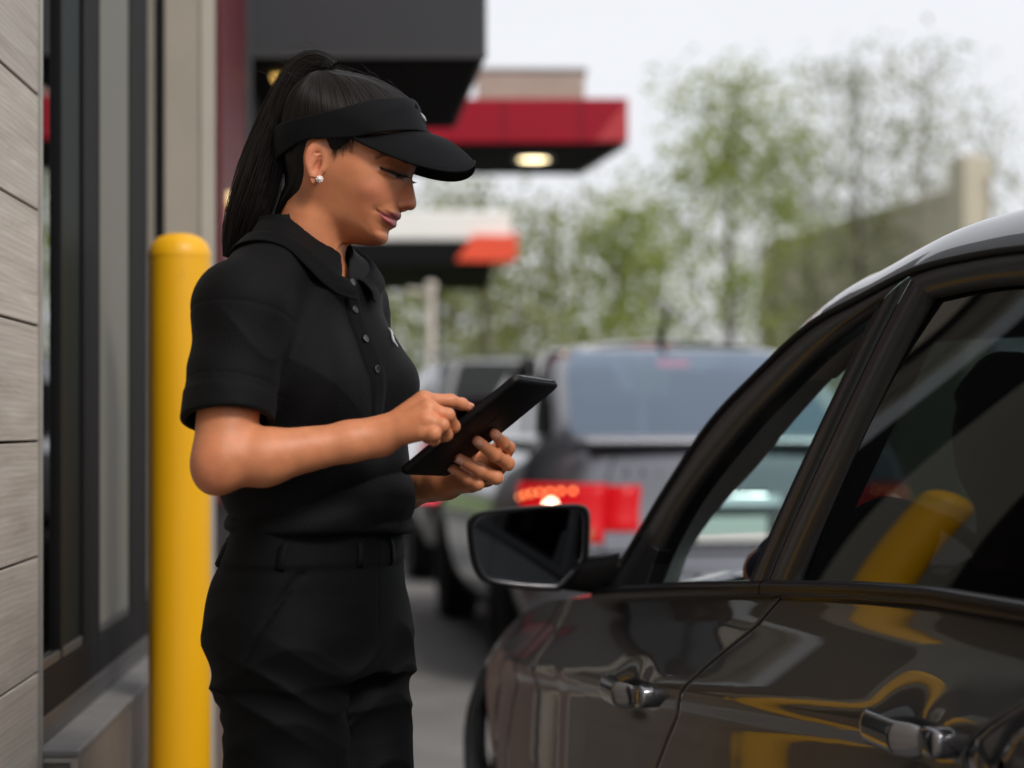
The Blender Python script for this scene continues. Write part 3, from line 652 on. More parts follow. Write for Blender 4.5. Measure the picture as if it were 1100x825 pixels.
# ---------------------------------------------------------------- the near car
TH = rad(14.8); CA = np.array([-math.sin(TH), math.cos(TH), 0]); CO = np.array([-math.cos(TH), -math.sin(TH), 0]); P0 = np.array([.236, 3.40, 0])
CW = 1.84                                                # body width
def CP(s, n, z): return P0 + CA * s + CO * n + np.array([0, 0, z])
TT = .36; ZB = .85                                       # lean of the side glass
def gh_n(z): return -TT * (z - ZB)
def on_side(px, py, dn=0.0, lean=True):
    """(s, n, z) where the ray through a photo pixel meets the car's side plane, dn metres outboard"""
    kx, kz = (px - CX) / F, (HZ - py) / F; tt = TT if lean else 0.0
    D = (P0 @ CO + dn - tt * (EYE - ZB)) / (kx * CO[0] + CO[1] + tt * kz)
    p = np.array([kx * D, D, EYE + kz * D]); return ((p - P0) @ CA, (p - P0) @ CO, p[2])
car = thing('car', CP(-.4, -CW / 2, 0), 'dark grey car with its driver window down, nearest of the queue', 'car', 'cars queuing in the drive-through lane')

# belt line, traced
beltpx = [(640, 641), (665, 638), (740, 635), (830, 634), (920, 637), (1000, 643), (1100, 660)]
belt = np.array([on_side(*q) for q in beltpx])
_s, _z = belt[:, 0], belt[:, 2]; _o = np.argsort(_s)
def zbelt(s):
    s = np.asarray(s, float); k0 = (_z[_o][1] - _z[_o][0]) / (_s[_o][1] - _s[_o][0])
    return np.where(s < _s[_o][0], _z[_o][0] + (s - _s[_o][0]) * .01, np.where(s > _s[_o][-1], _z[_o][-1], np.interp(s, _s[_o], _z[_o])))
print('belt', [(round(float(a), 3), round(float(b), 3)) for a, b in zip(_s[_o], _z[_o])])
S_FC = Sm([-4, -.1, .2, .304, .40, .65, .87, 1.08, 1.15, 1.4, 1.9], [.92, .92, .862, .842, .828, .800, .747, .675, .645, .585, .50], .03)
def plan(s): 
    s = np.asarray(s, float); return -np.where(s > .5, .165 * (s - .5) ** 2, 0) - .012 * np.clip(-s - .4, 0, 9) ** 2 * .6 - .004 * (s + .3) ** 2 * (s < .5)
SW, RA, WZ_ = 1.16, .335, .305                           # front wheel place, arch radius, hub height
def top_z(s): return np.minimum(zbelt(s) - .004, S_FC(s)) if s > .15 else zbelt(s) - .004
def sec_n(s, z):
    """outboard offset of the body side at a station and height"""
    zb = float(top_z(s)); zc = min(.716 - .07 * s, zb - .115)      # crease at handle height
    n_t = gh_n(zb) if s < .2 else gh_n(zb) + (s - .2) * -.02
    xs = [.16, .22, .34, min(.50, zc - .10), zc - .075, zc - .035, zc - .004, zc + .012, (zc + .012 + zb - .045) / 2, zb - .045, zb - .018, zb]
    ys = [n_t - .030, n_t + .008, n_t + .050, n_t + .060, n_t + .056, n_t + .053, n_t + .066, n_t + .065, n_t + .037, n_t + .009, n_t - .001, n_t - .008]
    A = float(np.interp(z, xs, ys)); w = min(max((s - .58) / .36, 0), 1); w = w * w * (3 - 2 * w)
    if w == 0: return A
    # the front wing is a plain rounded section
    t = (z - .16) / (zb - .16); B = n_t + .058 * (1 - (1 - min(t / .5, 1)) ** 2.2 * 1.3) - .058 * max(0, (t - .5) / .5) ** 2.6
    return A * (1 - w) + B * w
def smooth_sec(s, z):
    return .25 * sec_n(s, z - .008) + .5 * sec_n(s, z) + .25 * sec_n(s, min(z + .008, float(top_z(s))))
HANDLES = []
def dimple(s, z):
    d = 0
    for hs, hz in HANDLES: d += .012 * math.exp(-(((s - hs - .02) / .062) ** 2 + ((z - hz) / .034) ** 2))
    return d
def body(s, z): return smooth_sec(s, z) + float(plan(s)) - dimple(s, z)
hpx = [(700, 741), (985, 786)]
for q in hpx:
    a = on_side(*q, dn=.03, lean=False); HANDLES.append((a[0], a[2])); 
print('handles', HANDLES)
# shut lines: station as a function of height
def cutline(pts):
    q = np.array([on_side(x, y, dn=.02, lean=False) for x, y in pts]); o = np.argsort(q[:, 2]); zs, ss = q[o, 2], q[o, 0]
    def f(z):
        if z < zs[0]: return ss[0] + (z - zs[0]) * .12
        return float(np.interp(z, zs, ss))
    return f
cut_f = cutline([(593, 640), (583, 690), (572, 760), (566, 825)])
cut_b = cutline([(808, 640), (792, 675), (765, 716), (742, 765), (722, 825)])
cut_r = cutline([(1150, 668), (1103, 728), (1066, 775), (1036, 815)])
print('cuts', [round(f(z), 3) for f in (cut_f, cut_b, cut_r) for z in (.3, .6, .8)])
GAP = .0022
def panel(name, sl, sr, nu, nv, zlo=lambda s: .20, zhi=None, mirror=False, parent=car, gapl=True, gapr=True, m=m_paint):
    """a body panel between two shut lines; the edges roll in to a dark gap"""
    us = [0, 0] + list(np.linspace(0, 1, nu)) + [1, 1]; rows = []
    for i, u in enumerate(us):
        row = []
        for v in np.linspace(0, 1, nv):
            z = .2 + v * .65
            for _ in range(3):
                a = sl(z) + GAP * gapl; b = sr(z) - GAP * gapr
                s = a + (b - a) * u
                zt = float(top_z(s)) if zhi is None else zhi(s); z0 = zlo(s); z = z0 + (zt - z0) * v
            n = body(s, z)
            if i == 0 or i == len(us) - 1: n -= .022
            elif i == 1 or i == len(us) - 2: n -= .0025
            elif i == 2 or i == len(us) - 3:
                s += (.0025 if i == 2 else -.0025)
            if mirror: n = -CW - n
            row.append(CP(s, n, z))
        rows.append(row)
    return MB().grid(rows, flip=mirror).build(name, m, parent)
def arch(sw):
    def f(s):
        d = abs(s - sw); return max(.20, WZ_ + math.sqrt(max(RA * RA - d * d, 0))) if d < RA else .20
    return f
for mir in (False, True):
    fd = panel('front_door', cut_b, cut_f, 90, 90, mirror=mir)
    rd = panel('rear_door', cut_r, cut_b, 90, 90, mirror=mir)
    if not mir: FD, RD = fd, rd
    panel('fender', cut_f, lambda z: 1.86, 150, 60, zlo=arch(SW), mirror=mir, gapr=False)
    RSW = SW - 2.72
    panel('quarter_panel', lambda z: -2.75, cut_r, 70, 40, zlo=arch(RSW), mirror=mir, gapl=False)
# dark inner shell, added behind the gaps to block light
def inner(mir):
    rows = []
    for s in np.linspace(-2.6, .80, 60):
        row = []
        for v in np.linspace(0, 1, 12):
            z = .2 + v * (float(top_z(s)) - .2 - .004); n = smooth_sec(s, z) + float(plan(s)) - .060
            row.append(CP(s, n if not mir else -CW - n, z))
        rows.append(row)
    return rows
sh = MB().grid(inner(False)).grid(inner(True)); 
sh.grid([[CP(s, n, .19) for n in (-.06, -CW + .06)] for s in (-2.7, .8)]); sh.build('inner_shell', m_inner, car)
# hood and nose
rows = []
for s in np.linspace(.10, 1.86, 60):
    zt = float(top_z(s)); nt = body(s, zt); row = []
    for u in np.linspace(0, 1, 41):
        n = nt + (-CW - 2 * nt) * u; e = 1 - abs(2 * u - 1)
        crown = .045 * (1 - (1 - min(e / .55, 1)) ** 2.2) + .012 * math.exp(-((e - .30) / .05) ** 2) - .004 * math.exp(-((e - .125) / .006) ** 2)
        row.append(CP(s, n, zt + crown - .002))
    rows.append(row)
MB().grid(rows).build('hood', m_paint, car, subsurf=1)
rows = []
for z, ds in ((.60, .0), (.52, .07), (.44, .10), (.34, .11), (.26, .09), (.20, .02)):
    row = []
    for u in np.linspace(0, 1, 31):
        nt = float(plan(1.86)) + .01; n = nt + (-CW - 2 * nt) * u; e = abs(2 * u - 1); row.append(CP(1.85 + ds + .25 * (1 - e ** 2.4), n, min(z, S_FC(1.86) + .03)))
    rows.append(row)
MB().grid(rows).build('front_bumper', m_paint, car, fixn=True)
# rear deck and bumper
rows = []
for s in np.linspace(-2.75, -1.75, 20):
    zt = float(top_z(s)); nt = body(s, zt); rows.append([CP(s, nt + (-CW - 2 * nt) * u, zt + .03 * (1 - abs(2 * u - 1) ** 3)) for u in np.linspace(0, 1, 25)])
MB().grid(rows).build('boot_lid', m_paint, car)
rows = []
for z, ds in ((.95, 0), (.80, -.06), (.6, -.10), (.4, -.10), (.22, -.02)):
    nt = body(-2.74, min(z, .9)); rows.append([CP(-2.75 + ds - .12 * (1 - abs(2 * u - 1) ** 2.5), nt + (-CW - 2 * nt) * u, z) for u in np.linspace(0, 1, 25)])
MB().grid(rows).build('rear_bumper', m_paint, car, fixn=True)
# wheels
for sw in (SW, RSW):
    for sg in (1, -1):
        n = -.125 + float(plan(sw)); n = n if sg > 0 else -CW - n
        wheel(car, CP(sw, n, .305), CO * sg, .305, name='wheel')
MB().grid([[CP(SW + (RA + .02) * math.cos(a), n, WZ_ + (RA + .02) * math.sin(a)) for n in (-.03 + float(plan(SW)), -.36)] for a in np.linspace(-.2, math.pi + .2, 24)]).build('wheel_well', m_inner, car)
# lower sill
MB().grid([[CP(s, float(plan(s)) + q[0], q[1]) for q in ((-.020, .215), (-.03, .19), (-.06, .165), (-.2, .16))] for s in np.linspace(RSW + RA, SW - RA, 30)]).build('sill', m_black, car)

# belt moulding
def sweep_belt(s0, s1, prof, mir=False, k=60):
    rows = []
    for s in np.linspace(s0, s1, k):
        zb = float(zbelt(s)); n0 = gh_n(zb); rows.append([CP(s, (n0 + a) if not mir else -CW - (n0 + a), zb + b) for a, b in prof])
    return rows
bprof = [(-.012, -.008), (.004, -.010), (.010, -.004), (.011, .005), (.006, .013), (-.004, .016), (-.02, .014)]
s_cb = cut_b(.86)
for mir in (False, True):
    MB().grid(sweep_belt(s_cb + .002, .30, bprof, mir)).build('belt_moulding', m_dchrome if False else m_black, car, fixn=True)
    MB().grid(sweep_belt(-2.3, s_cb - .002, bprof, mir)).build('belt_moulding', m_black, car, fixn=True)

# side windows: traced on the leaning side plane
def side_curve(pts, n, dn=0.0):
    q = np.array([on_side(x, y, dn) for x, y in pts]); return crom(q, n)
def mir_pts(A, mir):
    A = np.asarray(A); return np.array([[CP(a[0], a[1] if not mir else -CW - a[1], a[2]) for a in r] for r in A])
DRIP = [(652, 628), (668, 606), (690, 570), (717, 525), (764, 455), (816, 400), (869, 351), (921, 322), (983, 291), (1040, 276), (1100, 267), (1170, 264), (1260, 270), (1360, 292), (1500, 340), (1700, 430)]
OPN = [(692, 627), (707, 590), (740, 532), (790, 468), (830, 425), (870, 385), (905, 356), (930, 338), (947, 326)]
OPB = [(947, 326), (928, 362), (905, 410), (860, 505), (825, 582), (806, 626)]
GAPL = [(981, 296), (956, 342), (932, 390), (880, 500), (840, 590), (825, 627)]
RLE = [(1000, 316), (982, 350), (958, 398), (915, 492), (880, 566), (853, 627)]
RTOP = [(1000, 316), (1045, 306), (1100, 300), (1170, 300), (1260, 312), (1340, 338)]
REND = [(1340, 338), (1352, 420), (1362, 520), (1372, 690)]
drip = side_curve(DRIP, 90, .004)
opn = side_curve(OPN, 40); opb = side_curve(OPB, 24); gapl = side_curve(GAPL, 24); rle = side_curve(RLE, 24); rtop = side_curve(RTOP, 30)
def near_on(curve, pts):
    return np.array([curve[np.argmin(((curve - p) ** 2).sum(1))] for p in pts])
def strip(a, b, mid=.005, k=5, inset=0.0):
    """band between two curves on the side plane, slightly domed outwards"""
    R = []
    for t in np.linspace(0, 1, k):
        c = a * (1 - t) + b * t; c = c.copy(); c[:, 1] += mid * (1 - (2 * t - 1) ** 4) - inset; R.append(c)
    return np.array(R)
# the drip curve cut into the part over the front window and the part over the rear one
i_g = int(np.argmin(((drip - gapl[0]) ** 2).sum(1)))
def resamp(c, n): return crom(c, n)
dr_f = resamp(drip[:i_g + 1], 50); dr_r = resamp(drip[i_g:i_g + 34], 50)
A_in = resamp(opn, 50)
for mir in (False, True):
    fr = MB(); fr.grid(mir_pts(strip(dr_f + [0, .001, -.004], A_in), mir)); fr.grid(mir_pts(strip(opb, gapl + [.0015, 0, 0]), mir))
    # return flange of the frame towards the cabin
    for c in (A_in, opb):
        q = c.copy(); q[:, 1] -= .035; fr.grid(mir_pts(np.array([c, q]), mir))
    fr.build('window_frame', m_frame, car, fixn=False)
    rr = MB(); rr.grid(mir_pts(strip(dr_r + [0, .001, -.004], resamp(rtop, 50)), mir)); rr.grid(mir_pts(strip(gapl + [-.0015, 0, 0], rle), mir))
    for c in (rtop, rle):
        q = c.copy(); q[:, 1] -= .02; rr.grid(mir_pts(np.array([c, q]), mir))
    rr.build('window_frame', m_frame, car)
    # rubber seals round the openings
    se = MB()
    for c in (opn, opb, rle, rtop):
        w = mir_pts([c + [0, -.004, 0]], mir)[0]; se.tube(list(w), .0075, 6)
    se.build('window_seal', m_rubber, car)
    # rear door glass, slightly barrelled
    rend = side_curve(REND, 24); top = resamp(rtop, 30)
    bot = np.array([[s, gh_n(float(zbelt(s))), float(zbelt(s)) + .004] for s in np.linspace(rle[-1][0] + .004, rend[-1][0], 30)])
    G = []
    for t in np.linspace(0, 1, 20):
        c = top * (1 - t) + bot * t
        lw = np.interp(t, np.linspace(0, 1, 24), rle[:, 0]); 
        f = np.linspace(0, 1, 30); c[:, 0] = lw + (c[-1, 0] - lw) * f; c[:, 1] = [gh_n(zz) for zz in c[:, 2]]; c[:, 1] += -.006 + .010 * math.sin(math.pi * t) - .004; G.append(c)
    MB().grid(mir_pts(np.array(G), mir)).build('rear_window', m_tint, car)
    # rear pillar
    MB().grid(mir_pts(strip(np.array([rtop[-1] * (1 - t) + rend[-1] * t for t in np.linspace(0, 1, 12)]), np.array([drip[-14] * (1 - t) + np.array([-2.2, gh_n(.95), .95]) * t for t in np.linspace(0, 1, 12)])), mir)).build('rear_pillar', m_paint, car)
    if mir:      # the far front window is up
        G = []
        o2 = resamp(opn, 30); 
        for t in np.linspace(0, 1, 12):
            bt = np.array([[s, gh_n(float(zbelt(s))), float(zbelt(s))] for s in np.linspace(opn[0][0], opb[-1][0], 30)])
            c = o2 * (1 - t) + bt * t; G.append(c + [0, -.008, 0])
        MB().grid(mir_pts(np.array(G), mir)).build('front_window', m_clear, car)
# roof: from the drip rail on one side to the other
top_i = int(np.argmax(drip[:, 2]))
ws_top = int(np.argmin(((drip - np.array(on_side(872, 349, .004))) ** 2).sum(1)))     # top corner of the windscreen
rw_top = len(drip) - 16
EDGE = .048
def across(i, us, lift=0.0, crown=None):
    a = drip[i]; c = np.interp(i, [0, ws_top * .5, ws_top, ws_top + 20, len(drip) - 1], [.01, .025, .052, .086, .090]) if crown is None else crown
    row = []
    for u in us:
        n = a[1] + (-CW - 2 * a[1]) * u; e = min(2 * u, 2 - 2 * u)
        row.append(CP(a[0] + .10 * (1 - (1 - e) ** 2) * (1 if i < ws_top + 4 else 0), n, a[2] + lift + EDGE * (1 - (1 - min(e / .11, 1)) ** 2.2) + c * (1 - (1 - e) ** 2.2)))
    return row
us = np.r_[np.linspace(0, .12, 14), np.linspace(.16, .84, 18), np.linspace(.88, 1, 14)]
MB().grid([across(i, us) for i in range(ws_top, rw_top + 1)]).build('roof', m_paint, car)
# front pillars, body colour, outside the windscreen
pu = np.linspace(0, .060, 9)
for mir in (False, True):
    MB().grid([across(i, pu if not mir else 1 - pu) for i in range(2, ws_top + 1)]).build('front_pillar', m_paint, car)
wu = np.linspace(.056, .944, 24)
MB().grid([across(i, wu) for i in range(2, ws_top + 1)]).build('windscreen', m_wind, car)
# rear screen
rsr = []
for t in np.linspace(0, 1, 10):
    a = drip[rw_top] * (1 - t) + np.array([-2.25, gh_n(.97) - .02, .985]) * t
    rsr.append([CP(a[0] - .06 * (1 - abs(2 * u - 1) ** 2), a[1] + (-CW - 2 * a[1]) * u, a[2] + .06 * (1 - t) * (1 - abs(2 * u - 1) ** 2.6)) for u in np.linspace(0, 1, 20)])
MB().grid(rsr).build('rear_screen', m_tint, car)
for mir in (False, True):
    tt_ = np.linspace(0, 1, 10); e0 = np.array([drip[-18] * (1 - t) + np.array([-2.19, gh_n(.95) + .004, .95]) * t for t in tt_]); e1 = np.array([drip[-12] * (1 - t) + np.array([-2.30, gh_n(.97) - .03, .98]) * t for t in tt_])
    MB().grid(mir_pts(np.array([e0 + [0, .004, 0], (e0 + e1) / 2 + [-.01, .012, 0], e1 + [-.02, -.05, .02]]), mir)).build('rear_pillar', m_paint, car)
# drip moulding: a thin black rail
for mir in (False, True):
    w = mir_pts([drip[2:-8] + [0, .002, .001]], mir)[0]; MB().tube(list(w), .0055, 6).build('roof_moulding', m_rubber, car)
# cabin: headliner, front-pillar trim, dash, seats, wheel
hl = []
for i in range(ws_top - 2, rw_top + 1):
    a = drip[i]; hl.append([CP(a[0] + (.09 if i < ws_top + 3 else 0), a[1] + (-CW - 2 * a[1]) * u, a[2] - .045 + .055 * (1 - abs(2 * u - 1) ** 3)) for u in np.linspace(.03, .97, 20)])
MB().grid(hl).build('headliner', m_trim, car)
TIN = [(728, 628), (742, 590), (772, 547), (815, 499), (850, 456), (893, 408), (930, 372)]
for mir in (False, True):
    tin = resamp(np.array([on_side(x, y, -.115) for x, y in TIN]), 40); oo = resamp(opn, 40); oo = oo.copy(); oo[:, 1] -= .034
    R = []
    for t in np.linspace(0, 1, 8):
        c = oo * (1 - t) + tin * t; c = c.copy(); c[:, 1] += .018 * math.sin(math.pi * t); R.append(c)
    MB().grid(mir_pts(np.array(R), mir)).build('pillar_trim', m_trim, car)
    # centre pillar trim
    c1 = opb.copy(); c1[:, 1] -= .034; c2 = rle.copy(); c2[:, 1] -= .02
    R = []
    for t in np.linspace(0, 1, 8):
        c = c1 * (1 - t) + c2 * t; c = c.copy(); c[:, 1] -= .05 * math.sin(math.pi * t); R.append(c)
    MB().grid(mir_pts(np.array(R), mir)).build('pillar_trim', m_trim, car)
    # roof side trim over the doors
    q1 = resamp(np.vstack([opn[25:], rtop]), 40); q1 = q1.copy(); q1[:, 1] -= .03; q2 = q1.copy(); q2[:, 1] -= .09; q2[:, 2] += .035
    MB().grid(mir_pts(np.array([q1, (q1 + q2) / 2 + [0, -.01, -.012], q2]), mir)).build('roof_trim', m_trim, car)
    # door inner tops
    MB().grid([[CP(s, (gh_n(float(zbelt(s))) - a) if not mir else -CW - (gh_n(float(zbelt(s))) - a), float(zbelt(s)) + b) for a, b in ((.022, -.004), (.05, -.012), (.08, -.05), (.09, -.3))] for s in np.linspace(-1.75, .25, 30)]).build('door_trim', m_dash, car)
d = []
for s, z in ((.78, .80), (.55, .842), (.30, .838), (.05, .80), (-.02, .72), (.02, .5)):
    d.append([CP(s, n, z + .02 * math.exp(-((n + .45) / .2) ** 2)) for n in np.linspace(-.12, -CW + .12, 20)])
MB().grid(d).build('dashboard', m_dash, car, fixn=True)
def seat(s, n, name='seat', w=.50):
    t = MB(); rows = []
    for z, o, wd, th in ((.30, .10, .9, .10), (.46, .06, 1.0, .13), (.62, .0, 1.0, .13), (.78, -.07, .96, .12), (.90, -.12, .80, .10), (.95, -.14, .60, .06)):
        rows.append([CP(s + o - .16 + th * math.cos(a) * .8 * (1 + .2 * abs(math.sin(a))), n + w / 2 * wd * math.copysign(abs(math.sin(a)) ** .7, math.sin(a)), z) for a in np.linspace(0, 2 * math.pi, 22, endpoint=False)])
    t.grid(rows, cv=True); k = len(t.V); t.F.append(tuple(range(k - 22, k)))
    t.grid([[CP(s + o + .05, n + w / 2 * q, z - .04 * abs(q) ** 6) for q in np.linspace(-1, 1, 11)] for o, z in ((-.12, .44), (.0, .47), (.2, .48), (.34, .47), (.38, .42), (.38, .3))])
    st = t.build(name, m_seat, car, fixn=True, subsurf=1)
    hr = MB(); hr.grid([[CP(s - .32 + .05 * math.cos(a) + o, n + .125 * wd * math.copysign(abs(math.sin(a)) ** .6, math.sin(a)), z) for a in np.linspace(0, 2 * math.pi, 18, endpoint=False)] for z, o, wd in ((1.0, .0, .9), (1.03, .01, 1.0), (1.10, .0, 1.0), (1.15, -.01, .9), (1.165, -.012, .6))], cv=True)
    k = len(hr.V); hr.F.append(tuple(range(k - 18, k)))
    for q in (-.05, .05): hr.tube([CP(s - .32, n + q, .93), CP(s - .315, n + q, 1.02)], .006, 8)
    hr.build('headrest', m_seat, st, subsurf=1, fixn=True)
seat(-.42, -.50); seat(-.42, -1.34)
rs_ = MB(); rs_.grid([[CP(s, n, z + .02 * math.cos(n * 7)) for n in np.linspace(-.22, -CW + .22, 24)] for s, z in ((-1.05, .30), (-1.05, .44), (-1.25, .46), (-1.42, .45), (-1.50, .62), (-1.60, .82), (-1.64, .92), (-1.72, .93), (-1.76, .5))])
rs_.build('rear_bench', m_seat, car, fixn=True)
sw_ = MB(); cc = CP(-.02, -.48, .83); axw = CA * .90 + np.array([0, 0, -.42]); axw /= np.linalg.norm(axw); e1 = CO; e2 = np.cross(axw, e1)
sw_.tube([cc + .185 * (math.cos(a) * e1 + math.sin(a) * e2) for a in np.linspace(0, 2 * math.pi, 37)], .015, 8, caps=False)
for a in (0, math.pi, -math.pi / 2): sw_.tube([cc + .05 * (math.cos(a) * e1 + math.sin(a) * e2), cc + .18 * (math.cos(a) * e1 + math.sin(a) * e2)], .014, 6)
sw_.lathe([(.07, -.02), (.065, .012), (0, .018)], cc, -axw, 20); sw_.build('steering_wheel', m_dash, car)
mr = MB(); c = CP(.10, -CW / 2, 1.29); mr.grid([[c + CO * a * .12 + np.array([0, 0, b * .03]) + CA * (-.012 if k else .02) for a, b in [(math.copysign(abs(math.cos(q)) ** .5, math.cos(q)), math.copysign(abs(math.sin(q)) ** .5, math.sin(q))) for q in np.linspace(0, 2 * math.pi, 24, endpoint=False)]] for k in (0, 1)], cv=True)
mr.F.append(tuple(range(24))); mr.F.append(tuple(range(24, 48))); mr.build('inside_mirror', m_dash, car, fixn=True, split=30)

# door handles: a grip with a swept-forward end cap, standing off the door
def handle(hs, hz, L, parent, name='door_handle'):
    rows = []
    for t in np.linspace(0, 1, 22):
        s = hs + L * (t - .5); e = math.sin(math.pi * min(max(t, .0), 1)) ** .45
        hgt = .0235 * (.35 + .65 * min(1, (1 - abs(2 * t - 1)) / .22) ** .6); out = .012 + .034 * min(1, math.sin(math.pi * t) * 1.5) ** .8
        zc_ = hz + .006 * (t - .5) - .002
        n0 = smooth_sec(hs, hz) + float(plan(s)) - .004
        prof = [(-.012, -.8), (-.002, -1), (.004, -.45), (.006, .15), (.000, .95), (-.010, .85)]
        rows.append([CP(s, n0 + out + a, zc_ + hgt * b) for a, b in prof])
    g = MB().grid(rows, cv=True); k = len(g.V); g.F.append((0, 1, 2, 3, 4, 5)); g.F.append(tuple(range(k - 6, k)))
    h = g.build(name, m_handle, parent, fixn=True, subsurf=2)
    kc = CP(hs - L * .5 - .012, body(hs - L * .5 - .02, hz) + .014, hz - .002)
    cap_ = MB().grid([[kc + CA * (.026 * x_) + np.array([0, 0, .018 * z_]) + CO * o for x_, z_ in [(math.copysign(abs(math.cos(q)) ** .6, math.cos(q)), math.copysign(abs(math.sin(q)) ** .6, math.sin(q))) for q in np.linspace(0, 2 * math.pi, 20, endpoint=False)]] for o in (-.02, .008, .014)], cv=True)
    k = len(cap_.V); cap_.F.append(tuple(range(k - 20, k))); cap_.build('handle_cap', m_handle, h, fixn=True, subsurf=1)
    return h
handle(HANDLES[0][0] + .02, HANDLES[0][1], .135, FD); handle(HANDLES[1][0] + .02, HANDLES[1][1], .150, RD)

# door mirror: housing, glass and arm
MS, MN = .335, 0.0
def mpt(px, py, ds=0.0):
    """on the mirror's face plane, across the car at station MS + ds"""
    kx, kz = (px - CX) / F, (HZ - py) / F; s0 = MS + ds
    D = (P0 @ CA + s0) / (kx * CA[0] + CA[1]); return np.array([kx * D, D, EYE + kz * D])
face = crom([(501, 566), (505, 556), (518, 549), (560, 544), (612, 541), (628, 543), (634, 552), (633.5, 580), (632, 600), (624, 613), (606, 632), (598, 635), (560, 633), (524, 627), (512, 618), (505, 600)], 72, True)
fc = face.mean(0)
def ring(scale, ds, shift=(0, 0)): return [mpt(fc[0] + (x - fc[0]) * scale + shift[0], fc[1] + (y - fc[1]) * scale + shift[1], ds) for x, y in face]
rows = [ring(.885, .012), ring(.90, -.002), ring(.945, -.005), ring(.985, -.002), ring(1.0, .008), ring(1.0, .03), ring(.985, .06), ring(.94, .10, (3, 1)), ring(.82, .13, (8, 2)), ring(.55, .150, (14, 4)), ring(.2, .157, (16, 4))]
hs_ = MB().grid(rows, cv=True); k = len(hs_.V); hs_.F.append(tuple(range(k - 72, k)))
mir_o = hs_.build('door_mirror', m_mblack, car, fixn=True)
gl = [mpt(fc[0] + (x - fc[0]) * .885, fc[1] + (y - fc[1]) * .885, .006) for x, y in face]
gm = MB(); gm.add(gl, [tuple(range(72))]); gm.build('mirror_glass', m_mirror, mir_o, smooth=False)
MB().tube(gl + [gl[0]], .0011, 6, caps=False).build('mirror_rim', m_dchrome, mir_o)
arm = []
for t in np.linspace(0, 1, 14):
    x_ = 604 + 62 * t; yt = np.interp(t, [0, .3, 1], [604, 600, 592]); yb = np.interp(t, [0, 1], [634, 642]); ds = .05 - .06 * t
    cy = (yt + yb) / 2; hh = (yb - yt) / 2
    arm.append([mpt(x_, cy + hh * math.copysign(abs(math.sin(a)) ** .7, math.sin(a)), ds + .035 * math.copysign(abs(math.cos(a)) ** .7, math.cos(a))) for a in np.linspace(0, 2 * math.pi, 18, endpoint=False)])
ag = MB().grid(arm, cv=True); ag.F.append(tuple(range(18))); k = len(ag.V); ag.F.append(tuple(range(k - 18, k))); ag.build('mirror_arm', m_mblack, mir_o, fixn=True, split=50)
sail = [(648, 634), (656, 618), (668, 598), (684, 572), (706, 590), (700, 606), (692, 632)]
sp = [on_side(x, y, .006) for x, y in sail]; g = MB(); g.prism([CP(*a) for a in sp], -CO * .03); g.build('mirror_sail', m_black, mir_o, smooth=False, bevel=.003)
# the far mirror, the same mirrored
mo = MB(); V = np.array(hs_.V); q = V - P0; n = q @ CO; V2 = V + np.outer(-CW - 2 * n, CO); mo.add(V2, hs_.F); V = np.array(ag.V); q = V - P0; n = q @ CO; mo.add(V + np.outer(-CW - 2 * n, CO), ag.F)
mo.build('door_mirror', m_black, car, fixn=True)
# the driver, mostly behind the centre pillar
m_navy = mat('navy_cloth', (.010, .013, .034), rough=.9, var=.2, vscale=40, bump=.4, bscale=500)
m_skin2 = mat('driver_skin', (.42, .22, .14), rough=.5, var=.08, vscale=30)
m_hair2 = mat('driver_hair', (.014, .010, .008), rough=.55, var=.4, vscale=90)
m_trous2 = mat('driver_denim', (.02, .024, .035), rough=.9, bump=.3, bscale=500)
DS = -.40
def dl(p): q = p - P0; return np.stack([q @ CA - DS, q @ CO, q[:, 2]], 1)     # forward, outboard, up
sh1, sh2 = np.array([.13, -.32, .97]), np.array([.10, -.69, .90]); e_1 = np.array([.33, -.185, .905]); w_1 = np.array([.46, -.40, .78]); e_2 = np.array([.24, -.70, .66]); w_2 = np.array([.44, -.58, .80])
def dbody(p):
    q = dl(p); d = caps(q, (-.06, -.50, .50), (.08, -.50, .80), .15, .14)
    d = smin(d, caps(q, (.07, -.50, .84), (.085, -.50, 1.02), .062, .054), .04)
    hd = ellip(q - np.array([.11, -.50, 1.13]), (.098, .076, .125)); d = smin(d, hd, .025)
    d = smin(d, ellip(q - np.array([.205, -.50, 1.11]), (.018, .014, .026)), .012)
    for sg in (1, -1): d = smin(d, ellip(q - np.array([.10, -.50 + sg * .079, 1.12]), (.016, .010, .030)), .006)
    for s_, e_, w_, k in ((sh1, e_1, w_1, 1), (sh2, e_2, w_2, -1)):
        d = smin(d, smin(caps(q, s_, e_, .055, .040), caps(q, e_, w_, .040, .026), .02), .03)
        d = smin(d, caps(q, w_, w_ + [.03, 0, .03], .026, .026), .012)
        for j in range(4):
            f0 = w_ + np.array([.045, .012 - .008 * j, .045 - .016 * j]); d = smin(d, smin(caps(q, f0, f0 + [.03, 0, .012], .010, .0085), caps(q, f0 + [.03, 0, .012], f0 + [.022, -.02 * k, .028], .0085, .007), .004), .005)
    for sg in (1, -1): d = smin(d, smin(caps(q, (-.02, -.50 + sg * .10, .50), (.42, -.50 + sg * .13, .56), .085, .062), caps(q, (.42, -.50 + sg * .13, .56), (.62, -.50 + sg * .12, .26), .06, .045), .03), .03)
    return d
lo_ = np.min([CP(s, n, z) for s in (-.75, .4) for n in (-1., -.15) for z in (.2, 1.3)], 0); hi_ = np.max([CP(s, n, z) for s in (-.75, .4) for n in (-1., -.15) for z in (.2, 1.3)], 0)
v, q = surfnet(dbody, lo_, hi_, .006, lip=1.8); drv = mk('person', v, q, m_skin2, base=CP(DS, -.5, .42)); tag(drv, 'driver in a navy top behind the centre pillar of the near car', 'person')
